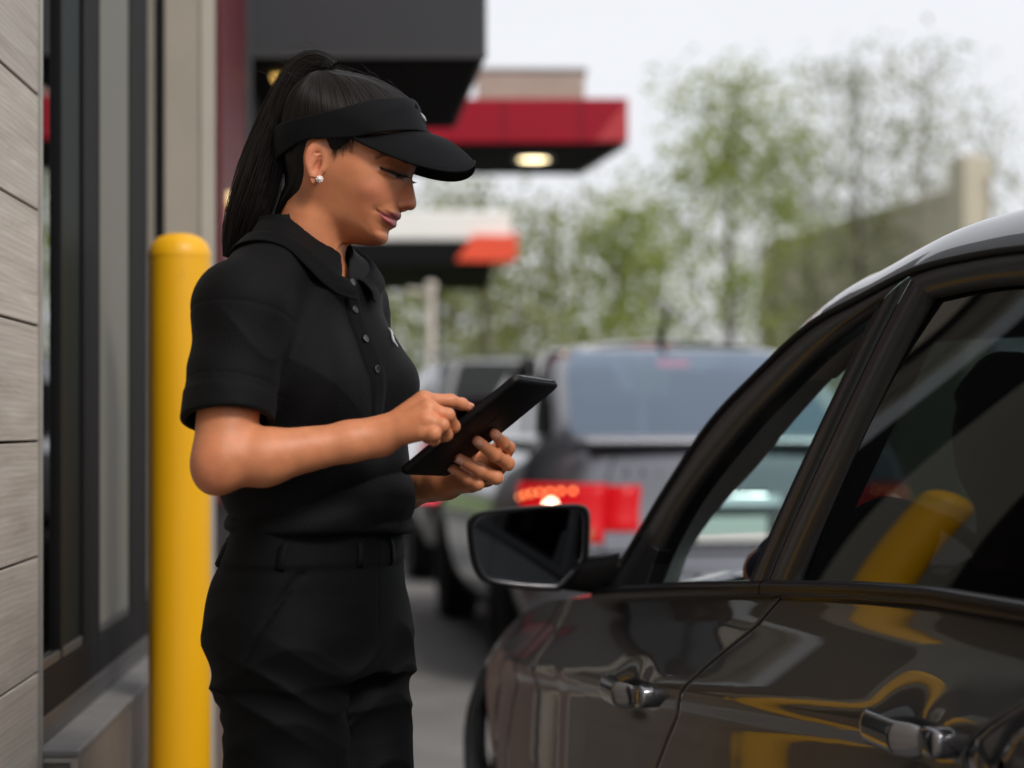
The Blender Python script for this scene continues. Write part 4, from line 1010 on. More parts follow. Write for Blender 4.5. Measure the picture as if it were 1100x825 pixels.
def dshirt(p):
    q = dl(p); d = caps(q, (-.06, -.50, .50), (.08, -.50, .80), .162, .150)
    for s_, e_ in ((sh1, e_1), (sh2, e_2)): d = smin(d, caps(q, s_, e_ * .9 + s_ * .1, .068, .056), .045)
    d = d + .004 * np.sin(60 * q[:, 2] + 40 * q[:, 0] + 3 * np.sin(22 * q[:, 1]))
    return smax(d, -caps(q, (.07, -.50, .90), (.09, -.50, 1.1), .062, .075), .008)
v, q = surfnet(dshirt, lo_, hi_, .006, lip=1.8); mk('shirt', v, q, m_navy, drv)
def dhair(p):
    q = dl(p); d = ellip(q - np.array([.098, -.50, 1.145]), (.108, .086, .128)); d = d + .003 * np.sin(90 * q[:, 2] + 70 * q[:, 0]); return smax(d, (q[:, 0] - .12) * .8 - (q[:, 2] - 1.17) * .6, .01)
v, q = surfnet(dhair, lo_, hi_, .005, lip=1.8); mk('hair', v, q, m_hair2, drv)
def dtr(p):
    q = dl(p); d = caps(q, (-.06, -.50, .46), (-.04, -.50, .54), .155, .15)
    for sg in (1, -1): d = smin(d, smin(caps(q, (-.02, -.50 + sg * .10, .50), (.42, -.50 + sg * .13, .56), .095, .072), caps(q, (.42, -.50 + sg * .13, .56), (.62, -.50 + sg * .12, .26), .070, .058), .03), .03)
    return d
v, q = surfnet(dtr, lo_, hi_, .008, lip=1.8); mk('trousers', v, q, m_trous2, drv)
# ---------------------------------------------------------------- cars further up the queue
m_silver_p = mat('silver_grey_paint', (.165, .168, .19), rough=.26, metal=.75, coat=1.0, coat_rough=.03)
m_brown_p = mat('warm_silver_paint', (.34, .33, .32), rough=.30, metal=.8, coat=1.0, coat_rough=.03)
m_dglass = glass('rear_screen_glass', (.18, .21, .26), refl=(.68, .82, 1.0), low=.22)
m_dsolid = mat('dark_side_glass', (.010, .011, .012), rough=.06, spec=.7, coat=.5)
m_tail = mat('tail_lamp_red', (.22, .002, .004), rough=.25, spec=.25, coat=.1, emit=(1.0, .012, .018), estr=.30)
m_tail2 = mat('tail_lamp_dim', (.22, .004, .008), rough=.12, coat=1.0, emit=(1.0, .01, .02), estr=.10)
m_bulb = mat('tail_lamp_bulb', (1, .5, .3), emit=(1.0, .30, .08), estr=2.6)
m_bulb2 = mat('tail_lamp_core', (1, .8, .7), emit=(1.0, .66, .40), estr=5.0)
m_amber = mat('indicator_amber', (.30, .07, .01), rough=.15, coat=1.0)
m_brake = mat('high_brake_lamp', (.7, .02, .03), rough=.2, emit=(1.0, .09, .13), estr=1.3)
m_plate = mat('number_plate', (.62, .64, .62), rough=.5)
def bg_car(px, D, yaw, label, hw, L, rows, gh, paint, kind):
    """rows: (z, u_rear, u_front, half width); gh: the same for the glasshouse; u runs forward from the rear bumper"""
    a = rad(yaw); fa = np.array([-math.sin(a), math.cos(a), 0]); ra = np.array([math.cos(a), math.sin(a), 0])
    r0 = U(px, HZ, D); r0[2] = 0
    def P(u, v, z): return r0 + fa * u + ra * v + np.array([0, 0, z])
    car_ = thing('car', P(L / 2, 0, 0), label, 'car', 'cars queuing in the drive-through lane')
    def outline(u0, u1, w, rr=.42, rf=.7, n=14):
        o = []
        for (cu, cv, rx, ry, a0) in ((u0, -w, rr, .30, 180), (u1, -w, rf, .45, 270), (u1, w, rf, .45, 0), (u0, w, rr, .30, 90)):
            pass
        for k in range(n + 1):                       # rear left corner
            q = rad(90 * k / n); o.append((u0 + rr * (1 - math.cos(q)) * .55 if False else u0 + rr * .55 * (1 - math.cos(q)), -w + .34 * (1 - math.sin(q))))
        for u in np.linspace(u0 + rr * .55, u1 - rf, 10)[1:-1]: o.append((u, -w))
        for k in range(n + 1):
            q = rad(90 * k / n); o.append((u1 - rf * (1 - math.sin(q)), -w + .5 * (1 - math.cos(q))))
        o2 = [(u, -v) for u, v in o[::-1]]
        fr = [(u1 + .0, v) for v in np.linspace(-w + .5, w - .5, 7)[1:-1]]; re = [(u0 - .03 * (1 - (v / (w - .34)) ** 2), v) for v in np.linspace(w - .34, -w + .34, 15)[1:-1]]
        return o + fr + o2 + re
    R = []; OL = []
    for z, u0, u1, w in rows:
        ol = outline(u0, u1, w); OL.append(ol); R.append([P(u, v, z) for u, v in ol])
    b = MB().grid(R, cv=True, flip=True); n = len(R[0])
    body_ = b.build('body', paint, car_, subsurf=1)
    g = MB(); zt, u0, u1, w = rows[-1]
    # deck and bonnet: strips from the belt outline across
    tops = []
    for u in np.linspace(u0 + .01, u1 - .02, 40):
        ww = np.interp(u, [u0, u0 + .23, u1 - .7, u1], [w - .30, w, w, w - .5]) - .004
        tops.append([P(u, v, zt + .03 * (1 - (v / ww) ** 2) - (.25 * max(0, (u - (L - 1.4)) / 1.4) ** 2) * (1 if kind == 'saloon' else .7) * 0 - .002) for v in np.linspace(-ww, ww, 9)])
    MB().grid(tops).build('top_panel', paint, car_)
    def SF(jf, z, off=0.0):
        zs = [r[0] for r in rows]; i = int(np.clip(np.searchsorted(zs, z) - 1, 0, len(zs) - 2)); t = (z - zs[i]) / (zs[i + 1] - zs[i]); n_ = len(OL[0]); jf = jf % n_
        j = int(jf); f = jf - j; q = lambda k: (np.array(OL[k][j]) * (1 - f) + np.array(OL[k][(j + 1) % n_]) * f)
        uv = q(i) * (1 - t) + q(i + 1) * t; c = np.array([1.6, 0.0]); d = uv - c; d /= np.linalg.norm(d); uv = uv + d * off; return P(uv[0], uv[1], z)
    def j_of(v, side=-1):
        """index along the rear of the outline for a sideways place"""
        ol = OL[3]; best = min(range(len(ol)), key=lambda k: abs(ol[k][1] - v) + (ol[k][0] > 1) * 9); return best
    NJ = len(OL[0])
    def patch(name, js, z0, z1, off, m, parent, nz=6):
        zf = z0 if callable(z0) else (lambda j: z0)
        G = [[SF(j, zf(j) + (z1 - zf(j)) * t, off) for j in js] for t in np.linspace(0, 1, nz)]; return MB().grid(G, flip=True).build(name, m, parent, solid=.006, offset=-1)
    # glasshouse
    zs = [q[0] for q in gh]; GL = []
    ng = 14
    def gl_outline(u0, u1, w, rc=.20):
        o = [(u0 + rc * (1 - math.cos(rad(90 * k / 6))), -w + rc * (1 - math.sin(rad(90 * k / 6)))) for k in range(7)]
        o += [(u, -w) for u in np.linspace(u0 + rc, u1 - rc, 9)[1:-1]]
        o += [(u1 - rc * (1 - math.sin(rad(90 * k / 6))), -w + rc * (1 - math.cos(rad(90 * k / 6)))) for k in range(7)]
        m_ = [(u1 + .05 * (1 - (v / (w - rc)) ** 2), v) for v in np.linspace(-w + rc, w - rc, 9)[1:-1]]
        r_ = [(u0 - .05 * (1 - (v / (w - rc)) ** 2), v) for v in np.linspace(w - rc, -w + rc, 13)[1:-1]]
        return o + m_ + [(u, -v) for u, v in o[::-1]] + r_
    for z, u0, u1, w in gh: GL.append([P(u, v, z) for u, v in gl_outline(u0, u1, w)])
    GL = np.array(GL); n = GL.shape[1]; ns = 21
    ng_ = n - 11                                                       # rear stretch starts here
    rear = [(k % n) for k in range(ng_ - 2, n + 3)]; mid = len(rear)
    sideL = list(range(3, 18)); front = list(range(18, 18 + 13)); sideR = [ (21 + 7 + k) for k in range(3, 18)]
    nz = len(gh)
    MB().grid(GL, cv=True, flip=True)
    pil = MB()
    skip = set()
    def cols(js): return [(js[i], js[i + 1]) for i in range(len(js) - 1)]
    pairs_g = set(cols(rear)) | set(cols(sideL)) | set(cols(front)) | set(cols(sideR))
    for i in range(nz - 1):
        for j in range(n):
            if (j, (j + 1) % n) in pairs_g and 0 < i < nz - 2: continue
            k = len(pil.V); pil.add([GL[i, j], GL[i, (j + 1) % n], GL[i + 1, (j + 1) % n], GL[i + 1, j]], [(3, 2, 1, 0)])
    bmp = pil.build('pillars', paint, car_); 
    bm = bmesh.new(); bm.from_mesh(bmp.data); bmesh.ops.remove_doubles(bm, verts=bm.verts, dist=.0005); bm.to_mesh(bmp.data); bm.free()
    def gpatch(name, js, m): return MB().grid([[GL[i, j] for j in js] for i in range(1, nz - 1)], flip=True).build(name, m, car_)
    gpatch('rear_window', rear, m_dglass if kind == 'saloon' else m_tint); gpatch('windscreen', front, m_clear); gpatch('side_window', sideL, m_tint); gpatch('side_window', sideR, m_tint)
    # pillars across the side glass
    for js in (sideL, sideR):
        for k in (5, 9):
            j = js[k]; w_ = (GL[1:-1, js[k + 1]] - GL[1:-1, j]); w_ /= np.linalg.norm(w_, axis=1)[:, None]; MB().grid([[GL[i, j] - w_[i - 1] * .04 + (ra * (-.004 if js is sideL else .004)), GL[i, j] + w_[i - 1] * .04 + (ra * (-.004 if js is sideL else .004))] for i in range(1, nz - 1)]).build('side_pillar', m_black, car_)
    zt, u0, u1, w = gh[-1]
    rf = [[P(u0 + .01 + (u1 - u0 - .02) * t, v * np.interp(t, [0, .06, .94, 1], [.86, 1, 1, .86]), zt + (.055 if kind == 'saloon' else .075) * (1 - (v / w) ** 2) * math.sin(math.pi * np.clip(.12 + .8 * t, 0, 1)) ** .7) for v in np.linspace(-w, w, 13)] for t in np.linspace(0, 1, 20)]
    MB().grid(rf).build('roof', paint, car_)
    # cabin seen through the glass
    st = MB()
    for u in (1.45, 2.35):
        if u < L - 1.6:
            for v in (-.36, .36): st.box(P(u, v, rows[-1][0] + .03), (.5, .16, .42), [ra, fa, [0, 0, 1]]); st.box(P(u + .02, v, rows[-1][0] + .30), (.24, .09, .15), [ra, fa, [0, 0, 1]])
    st.build('seats', m_seat, car_, smooth=False, bevel=.03)
    # wheels
    for uw in (.95, L - .90):
        for sg in (-1, 1):
            c = P(uw, sg * (hw - .10), .33); ax = ra * sg; wheel(car_, c, ax, .33, .21, .21)
            MB().lathe([(.0, hw * 0), (.385, 0)], P(uw, sg * (hw + .002), .36), ra * sg, 40).build('wheel_arch', m_inner, car_)
    # lamps, trim, plate
    lz0, lz1 = (.655, .905)
    if kind == 'saloon':
        for sg in (-1, 1):
            jc = [k for k in range(0, 10)] ; jr = [NJ - k for k in range(1, 8)][::-1]
            jsL = [j_of(-.40)] 
            if sg < 0:
                seg = sorted(set(k if k < NJ / 2 else k - NJ for k in [j for j in range(NJ) if OL[3][j][0] < .60 and OL[3][j][1] < -.37]), reverse=False)
            else:
                seg = sorted([j for j in range(NJ) if OL[3][j][0] < .60 and OL[3][j][1] > .37])
            inner_ = [j for j in seg if abs(OL[3][j % NJ][1]) < .545]; outer_ = [j for j in seg if abs(OL[3][j % NJ][1]) >= .52 and OL[3][j % NJ][0] < .30]
            jin = min(outer_) if sg < 0 else max(outer_)
            jout = max(outer_) if sg < 0 else min(outer_)
            zlow = lambda j, jin=jin, jout=jout: lz0 + (lz1 - lz0 - .035) * min(1, abs(j - jin) / abs(jout - jin)) ** 1.6
            t1 = patch('tail_lamp', outer_, zlow, lz1, .010, m_tail, car_); t2 = patch('tail_lamp', inner_, lz0 + .05, lz1 - .008, .010, m_tail, car_)
            patch('indicator', (outer_[1:5] if sg < 0 else outer_[-5:-1]), lz0 + .012, lz0 + .065, .013, m_amber, t1)
            bb_ = MB()
            J = outer_ if sg < 0 else outer_[::-1]
            for k in range(7):
                q = k / 6; j = jout + (jin - jout) * (.12 + .62 * q); z = lz1 - .030 - .030 * (1 - q) ** 2
                bb_.lathe([(0, -.009), (.007, -.005), (.0085, 0), (.007, .005), (0, .009)], SF(j, z, .016), -fa, 10)
            bb_.build('bulb_row', m_bulb, t1)
            jm = jout + (jin - jout) * .58
            MB().lathe([(0, -.02), (.034, -.01), (.040, 0), (.028, .01), (0, .015)], SF(jm, lz1 - .105, .012), -fa, 14).build('bulb', m_bulb2, t1)
        cj = [j for j in range(NJ) if OL[3][j][0] < .2 and abs(OL[3][j][1]) < .27]
        cj = sorted(cj); patch('chrome_strip', cj, .800, .862, .016, m_chrome, car_)
        dz_ = patch('plate_recess', [j for j in range(NJ) if OL[3][j][0] < .2 and abs(OL[3][j][1]) < .33], .640, .785, .004, m_black, car_)
        pc_ = P(-.045, 0, .712); MB().box(pc_, (.31, .008, .105), [ra, fa, [0, 0, 1]]).build('number_plate', m_plate, dz_, smooth=False, bevel=.003)
        ful = sorted(set(k if k < NJ / 2 else k - NJ for k in [j for j in range(NJ) if OL[3][j][0] < .9]))
        patch('bumper_seam', [k for k in range(min(ful), max([f for f in ful if f < NJ / 2]) + 1)], .606, .620, .006, m_inner, car_)
        lidp = []
        for sg in (-1, 1):
            jj = np.interp(0, [0, 1], [j_of(sg * .53), 0]); MB().tube([SF(jj, z, .003) for z in np.linspace(.62, rows[-1][0] - .01, 10)], .004, 5).build('lid_seam', m_inner, car_)
        MB().box(P(gh[-2][1] + .06, 0, gh[-2][0] - .055), (.155, .03, .034), [ra, fa, [0, 0, 1]]).build('high_brake_lamp', m_brake, car_, smooth=False, bevel=.006)
        fin = MB(); 
        fin.tube([P(gh[-1][1] + .22, 0, gh[-1][0] + .02), P(gh[-1][1] + .16, 0, gh[-1][0] + .07), P(gh[-1][1] + .02, 0, gh[-1][0] + .20)], [.022, .014, .008], 8); fin.build('aerial', m_rubber, car_)
        lip = [[P(.02 + du, v, rows[-1][0] + dz) for du, dz in ((-.045, -.012), (-.05, .006), (-.02, .022), (.10, .026))] for v in np.linspace(-.62, .62, 20)]; MB().grid(lip).build('boot_spoiler', paint, car_)
        ex = MB(); ex.lathe([(.035, 0), (.038, .01), (.035, .10)], P(-.03, -.5, .27), fa, 16); ex.build('exhaust', m_chrome, car_)
        # small badge letters are unreadable: a row of raised chrome strokes
        bd = MB()
        for k in range(7): bd.box(SF(j_of(-.50 + .026 * k), .955 - 0, .008), (.016, .004, .022), [ra, fa, [0, 0, 1]])
        bd.build('badge', m_chrome, car_, smooth=False)
    else:
        for sg in (-1, 1):
            seg = [j for j in range(NJ) if OL[3][j][0] < .34 and OL[3][j][1] * sg > .60]; seg = sorted(k if k < NJ / 2 or sg > 0 else k - NJ for k in seg)
            patch('tail_lamp', seg, .60, 1.06, .010, m_tail2, car_); 
            patch('brake_lamp', seg, .62, .74, .014, m_brake, car_)
            rl = MB(); rl.tube([P(u, sg * (gh[-1][3] - .05), gh[-1][0] + .035 + .055 * math.sin(math.pi * (u - gh[-1][1]) / (gh[-1][2] - gh[-1][1])) ** .3) for u in np.linspace(gh[-1][1] + .1, gh[-1][2] - .2, 14)], .018, 8); rl.build('roof_rail', m_silver, car_)
        cj = sorted(j for j in range(NJ) if OL[3][j][0] < .2 and abs(OL[3][j][1]) < .45); patch('tailgate_strip', cj, .93, .98, .012, m_chrome, car_)
        patch('bumper_cover', cj, .34, .60, .012, m_rubber, car_)
        MB().box(P(-.05, 0, .80), (.31, .01, .11), [ra, fa, [0, 0, 1]]).build('number_plate', m_plate, car_, smooth=False)
        MB().box(P(gh[-2][1] + .02, 0, gh[-2][0] - .02), (.30, .03, .03), [ra, fa, [0, 0, 1]]).build('high_brake_lamp', m_brake, car_, smooth=False, bevel=.006)
    return car_
bg_car(783, 8.60, 7.5, 'silver-grey saloon with lit red tail lamps, second in the queue', .88, 4.6,
       [(.20, .12, 4.5, .80), (.30, .02, 4.6, .855), (.45, -.02, 4.62, .875), (.62, .0, 4.6, .885), (.78, .05, 4.55, .88), (.93, .06, 4.45, .855), (1.03, .07, 4.3, .82), (1.085, .10, 4.1, .77)],
       [(1.06, .22, 3.25, .755), (1.115, .27, 3.12, .735), (1.24, .50, 2.86, .71), (1.37, .74, 2.60, .68), (1.455, .92, 2.45, .645), (1.51, 1.08, 2.32, .60), (1.535, 1.24, 2.22, .53)], m_silver_p, 'saloon')
bg_car(590, 14.4, 9.0, 'taller silver off-roader with roof rails, half hidden ahead of the silver-grey saloon', .92, 4.5,
       [(.30, .10, 4.4, .84), (.42, .0, 4.5, .90), (.60, -.03, 4.5, .92), (.80, .0, 4.48, .925), (.95, .03, 4.4, .91), (1.08, .06, 4.25, .88)],
       [(1.06, .08, 3.4, .86), (1.12, .10, 3.3, .84), (1.28, .18, 3.0, .80), (1.44, .28, 2.75, .75), (1.56, .36, 2.55, .71), (1.62, .42, 2.45, .68), (1.645, .50, 2.35, .65)], m_brown_p, 'suv')
# ---------------------------------------------------------------- the woman with the tablet
ZW = 2.70; PXM = 800.0
PSI = rad(30); FW = np.array([math.cos(PSI), -math.sin(PSI), 0]); RT = np.array([-math.sin(PSI), -math.cos(PSI), 0])
def W_(px, py, dy=0.0): return U(px, py, ZW + dy)
def zpy(py): return EYE + (HZ - py) / PXM

m_skin = mat('skin', (0.46, 0.215, 0.125), rough=0.44, spec=0.42, sss=0.12, var=0.13, vscale=34, bump=0.16, bscale=520, rvar=.07, attr='tint')
m_shirt = mat('black_knit', (0.0020, 0.0020, 0.0024), rough=0.68, spec=0.15, sheen=0.015, var=0.25, vscale=30, bump=0.6, bscale=520)
m_collar = mat('black_rib_knit', (0.0021, 0.0021, 0.0025), rough=0.8, spec=0.12, sheen=0.02, bump=0.5, bscale=700)
m_pants = mat('black_twill', (0.0016, 0.0017, 0.0020), rough=0.68, spec=0.12, sheen=0.01, var=0.25, vscale=20, bump=0.3, bscale=700)
m_visor = mat('black_cap_cloth', (0.0028, 0.0031, 0.0044), rough=0.75, spec=0.15, sheen=0.02, bump=0.4, bscale=900)
m_hair = mat('dark_hair', (0.0034, 0.0024, 0.0020), rough=0.5, spec=0.22, var=0.5, vscale=60)
m_strand = mat('dark_hair_strands', (0.0060, 0.0036, 0.0027), rough=0.42, spec=0.28, var=0.6, vscale=30)
m_lash = mat('lash_black', (0.008, 0.006, 0.006), rough=0.6)
m_pearl = mat('pearl', (0.85, 0.78, 0.74), rough=0.18, spec=0.6, coat=0.6)
m_button = mat('black_button', (0.02, 0.02, 0.022), rough=0.3, spec=0.6)
m_logo = mat('white_print', (0.42, 0.42, 0.43), rough=0.7)
m_sole = mat('shoe_black', (0.012, 0.012, 0.013), rough=0.5)
m_eye = mat('eye_white', (0.6, 0.56, 0.53), rough=0.15)

# -- head, in photo-pixel units about (HX, HY); turned a little towards the camera
HC = U(372, 190, ZW); YAW = rad(5)
def head_local(p):
    q = p - HC; c, s = math.cos(YAW), math.sin(YAW)
    fx = q[:, 0] * c - q[:, 1] * s; fy = q[:, 0] * s + q[:, 1] * c
    return 372 + fx * PXM, fy * PXM, 190 - q[:, 2] * PXM          # hx, depth (px), hy
def head_world(hx, dy, hy):
    hx, dy, hy = np.broadcast_arrays(np.asarray(hx, float), np.asarray(dy, float), np.asarray(hy, float))
    fx = (hx - 372) / PXM; fy = dy / PXM; c, s = math.cos(YAW), math.sin(YAW)
    return np.stack([HC[0] + fx * c + fy * s, HC[1] - fx * s + fy * c, HC[2] + (190 - hy) / PXM], -1)

R_head = Ras([(444, 186), (448, 178), (449, 165), (447, 146), (441, 124), (426, 104), (402, 90), (372, 84), (342, 89), (320, 104), (308, 128),
              (305, 152), (308, 176), (313, 196), (311, 222), (297, 252), (285, 285), (330, 300), (356, 290), (364, 274), (370, 263),
              (378, 262.5), (388, 263.5), (398, 264.6), (408, 264.3), (413, 262.2), (416, 258.8), (417.2, 254.5), (417, 250.5), (418.0, 247.8),
              (420.8, 246), (424.6, 244.2), (426, 241.8), (425.6, 239.2), (425.0, 237.8), (428.0, 236.2), (430.4, 234), (430.8, 232), (430.6, 230),
              (430.4, 228), (431.2, 222), (433.5, 214), (437.5, 204), (440.8, 196), (442.6, 190)]).soften()
R_nose = Ras([(444.2, 186), (443.3, 191), (444.0, 198), (445.6, 206), (447.2, 214), (447.9, 219.5), (446.6, 223.4), (443.2, 226.2), (438.5, 226.4),
              (434, 228.2), (429, 227.5), (424.5, 225), (423.5, 219), (427, 211), (431, 202), (435, 192)])
lips_u = Ras([(411.5, 230.4), (415, 231.7), (420, 232.4), (425, 231.6), (428, 231.2), (434, 231.4), (434, 236), (425.5, 238), (418, 236), (411.5, 232.8)], pad=20)
lips_l = Ras([(413, 232.2), (419, 236.6), (425, 238.4), (431, 239), (429, 243), (423, 245.2), (418, 242.4), (414.5, 237)], pad=20)
BROW = [(413, 177.0), (419, 173.8), (427, 173.0), (435, 175), (441, 178.5)]
LASH = [(416.5, 186.2), (420, 187.8), (425, 189.6), (430, 190.9), (435, 191.8), (440, 191.8)]
MOUTH = [(411, 230.6), (415, 233.0), (419.5, 236.0), (425, 237.9)]
JAW = [(362, 218), (368, 238), (380, 252), (396, 261), (410, 264)]
S_Wm = Sm([-140, -95, -60, -30, -5, 14, 30, 46, 60, 76, 150], [50, 52, 59, 61, 57, 57, 54, 48, 43, 40, 42], .10)
S_R = Sm([-140, -20, 10, 40, 60, 150], [58, 58, 52, 43, 37, 35], .10)
S_J = Sm([250, 300, 318, 340, 362, 376, 392, 412, 470], [170, 188, 206, 222, 238, 251, 260.5, 266, 272], .08)
S_N = Sm([150, 186, 196, 208, 216, 224, 229, 260], [6, 6.2, 6, 7.5, 10.5, 12.5, 11, 8], .06)
def head_W(x, y):
    v = (x - 430) * -0.4 + (y - 190) * 0.916
    d = R_head(x, y)
    Wm = S_Wm(v); R = S_R(v)
    t = 1 - np.clip(d / R, 0, 1)
    W = Wm * np.power(np.clip(1 - t ** 2.15, 0, 1), 1 / 2.15)
    # neck side: narrower than the jaw
    sj = S_J(x)
    nk = 1 / (1 + np.exp(-(y - sj) / 4.2)); front = np.clip((x - 318) / 30, 0, 1)
    W = W - nk * np.clip(W - 39 * np.power(np.clip(1 - (1 - np.clip(d / 36, 0, 1)) ** 2, 0, 1), .5), 0, 99) * (0.35 + 0.65 * front)
    g = lambda cx, cy, sx, sy: np.exp(-((x - cx) / sx) ** 2 - ((y - cy) / sy) ** 2)
    W = W - 5.5 * g(433, 187, 8, 8) - 2.0 * g(420, 184, 12, 6) + 4.0 * g(424, 189, 9, 5.5) + 2.6 * np.exp(-(segd(x, y, BROW) / 4.5) ** 2)
    W = W + 3.4 * g(410, 211, 15, 12) - 1.6 * g(404, 166, 14, 14) + .6 * g(374, 236, 14, 12)
    W = W - .8 * np.exp(-(segd(x, y, [(426, 221), (419, 225), (411, 229)]) / 3.2) ** 2) - .9 * g(408.5, 231.0, 3.0, 3.6)
    W = W + .7 * g(402, 231, 7, 8)
    W = W - 1.5 * np.exp(-(segd(x, y, MOUTH) / 1.3) ** 2) 
    W = W + 0.9 * np.clip(lips_u(x, y) / 2.0, 0, 1) + 1.3 * np.clip(lips_l(x, y) / 2.5, 0, 1) - .8 * g(415, 250, 6, 3)
    W = W - 1.4 * np.exp(-(segd(x, y, [(415, 182.8), (422, 182.2), (430, 184.6), (438, 188.2)]) / 1.1) ** 2)   # lid crease
    W = W - 0.8 * np.exp(-(segd(x, y, [(415, 193), (421, 197), (430, 199)]) / 2.0) ** 2)
    return W, d
EARC = (350.5, 181.0)
def ear_sdf(x, z, y):
    """x, depth, height in head pixels; on the near side and mirrored"""
    a = np.abs(z) ; w0 = 52.0
    ex = x - EARC[0]; ey = y - EARC[1]; ca, sa = math.cos(rad(-9)), math.sin(rad(-9))
    u = ex * ca - ey * sa; v = ex * sa + ey * ca; t = a - w0
    t = t - 0.30 * (-u) - 3.0                                     # the back of the ear stands away from the head
    hw = np.interp(v, [-24, -12, 4, 14, 24], [10.5, 12.8, 11.2, 8.2, 5.5])
    rr = np.sqrt((u / hw) ** 2 + (v / 23.5) ** 2)
    d2 = (rr - 1) * 9.0
    slab = np.maximum(d2, np.abs(t) - 3.4)
    # rim, antihelix and concha
    rim = np.sqrt((d2 + 2.6) ** 2 + (t - 2.4) ** 2) - 2.5
    rim = np.where((v > 17) , rim + 2, rim)
    con = ellip(np.stack([u - 2.2, v - 4.0, t - 4.5], 1), (5.2, 8.0, 6.0))
    foss = ellip(np.stack([u - 0.5, v + 9.0, t - 4.4], 1), (6.8, 8.5, 3.4))
    ant = caps(np.stack([u, v, t], 1), (-4.5, 7, 2.4), (-1.5, -6, 2.6), 2.0, 2.0)
    ant2 = caps(np.stack([u, v, t], 1), (-1.5, -6, 2.6), (5.5, -9.5, 1.5), 1.7, 1.3)
    tra = caps(np.stack([u, v, t], 1), (8.4, 0.5, 1.6), (7.6, 7, 2.2), 2.3, 2.6)
    e = smax(slab, -np.minimum(con, foss), 1.6)
    e = smin(smin(smin(smin(e, rim, 1.2), ant, 1.5), ant2, 1.5), tra, 1.8)
    return e
def head_sdf(p):
    x, z, y = head_local(p)
    W, d = head_W(x, y)
    f = np.where(d > 0, np.abs(z) - W, np.hypot(np.abs(z), d))
    f = np.where(d > 0, f * np.interp(d, [0, 4, 20], [0.22, 0.5, 0.92]), f)
    # nose
    dn = R_nose(x, y); Wn = S_N(y)
    tn = 1 - np.clip(dn / np.interp(y, [190, 222], [7, 6.5]), 0, 1); Wn = Wn * np.sqrt(np.clip(1 - tn ** 2, 0, 1))
    Wn = Wn + 1.3 * np.exp(-((x - 429.5) / 4.6) ** 2 - ((y - 222.5) / 4.2) ** 2)
    fn = np.where(dn > 0, (np.abs(z) - Wn) * np.interp(dn, [0, 3], [0.3, 0.8]), np.hypot(np.abs(z), dn))
    f = smin(f, fn, 4.0)
    nos = ellip(np.stack([x - 437.5, np.abs(z) - 7.2, y - 227.0], 1), (4.4, 2.5, 2.6)); f = smax(f, -nos, 1.0)
    # neck and upper chest
    f = smin(f, ear_sdf(x, z, y), 1.6)
    return f / PXM
NECK_A = W_(338, 238, 0.0); NECK_B = W_(322, 300, 0.005)
def neck_sdf(p):
    n = caps(p, NECK_A, NECK_B, 0.046, 0.056)
    ch = caps(p, W_(275, 325, -.10), W_(366, 325, .09), 0.034, 0.034)
    ch2 = ellip((p - W_(328, 350, 0.0)) @ np.stack([FW, RT, [0, 0, 1]], 1), (.082, .13, .085))
    return smin(smin(n, ch, .04), ch2, .03)
# -- torso sections (photo height, centre, half depth, half width)
TOR = np.array([(240, 318, .040, .050), (258, 322, .052, .068), (276, 324, .066, .100), (300, 324, .081, .130), (330, 320, .091, .142), (370, 325, .100, .144),
                (410, 331, .104, .142), (450, 335, .103, .138), (500, 341, .106, .140), (545, 345, .1085, .144), (566, 345, .108, .144), (590, 344, .105, .142)], float)
def torso_q(p):
    py = HZ - (p[:, 2] - EYE) * PXM
    cx = np.interp(py, TOR[:, 0], TOR[:, 1]); a = np.interp(py, TOR[:, 0], TOR[:, 2]); b = np.interp(py, TOR[:, 0], TOR[:, 3])
    X = (cx - CX) / F * ZW
    dx = p[:, 0] - X; dyy = p[:, 1] - ZW
    f = dx * FW[0] + dyy * FW[1]; r = dx * RT[0] + dyy * RT[1]
    return py, f, r, a, b
SH_N = W_(259, 331, -.146); EL_N = W_(239, 493, -.205); WR_N = W_(408, 469, -.165)
SH_F = W_(368, 330, .138); EL_F = W_(414, 520, .205); WR_F = W_(478, 517, .085)
def shirt_raw(p):
    py, f, r, a, b = torso_q(p)
    q = np.power(np.abs(f / a) ** 2.25 + np.abs(r / b) ** 2.25, 1 / 2.25)
    d = (q - 1) * np.minimum(a, b) * 0.95
    for sgn in (1, -1):
        c = np.stack([f - .060, r - sgn * .068, (HZ + 0 - py) / PXM - (HZ - 408) / PXM], 1)
        d = smin(d, ellip(c, (.052, .064, .062)), .045)
    d = smin(d, caps(p, W_(312, 284, -.03), SH_N, .038, .058), .05)
    d = smin(d, caps(p, W_(334, 284, .03), SH_F, .038, .058), .05)
    return d
def rg(u):
    """a wave with sharp crests, like creased cloth"""
    return 1 - 2 * np.abs(np.sin(u / 2)) ** .75
def folds(p):
    x, y, z = p[:, 0], p[:, 1], p[:, 2]; py = HZ - (z - EYE) * PXM; px = CX + x / y * F
    wv = np.sin(19 * x + 7 * z + 1.3) * .35 + np.sin(31 * z - 23 * x) * .2
    waist = np.clip((py - 470) / 50, 0, 1) * np.clip((590 - py) / 15, 0, 1)
    a = .0042 * waist * rg(95 * z + 28 * x + 2.2 * wv + 6 * np.sin(9 * x + 2 * y))
    bl = .003 * np.exp(-((py - 556) / 16) ** 2)
    bust = np.exp(-((px - 350) / 60) ** 2 - ((py - 415) / 55) ** 2)
    b = -.0015 * bust * rg(70 * (z * .8 + x * .62) + 2.5 * wv)
    side = np.exp(-((px - 300) / 34) ** 2 - ((py - 372) / 70) ** 2)
    c = -.0044 * side * rg(62 * (x * .9 - z * .45) + 2 * wv)
    e = .0028 * np.sin(48 * (x + .6 * y) - 26 * z + 3 * wv)
    return a + b + c + e - bl
CUFF = EL_N * .27 + SH_N * .73
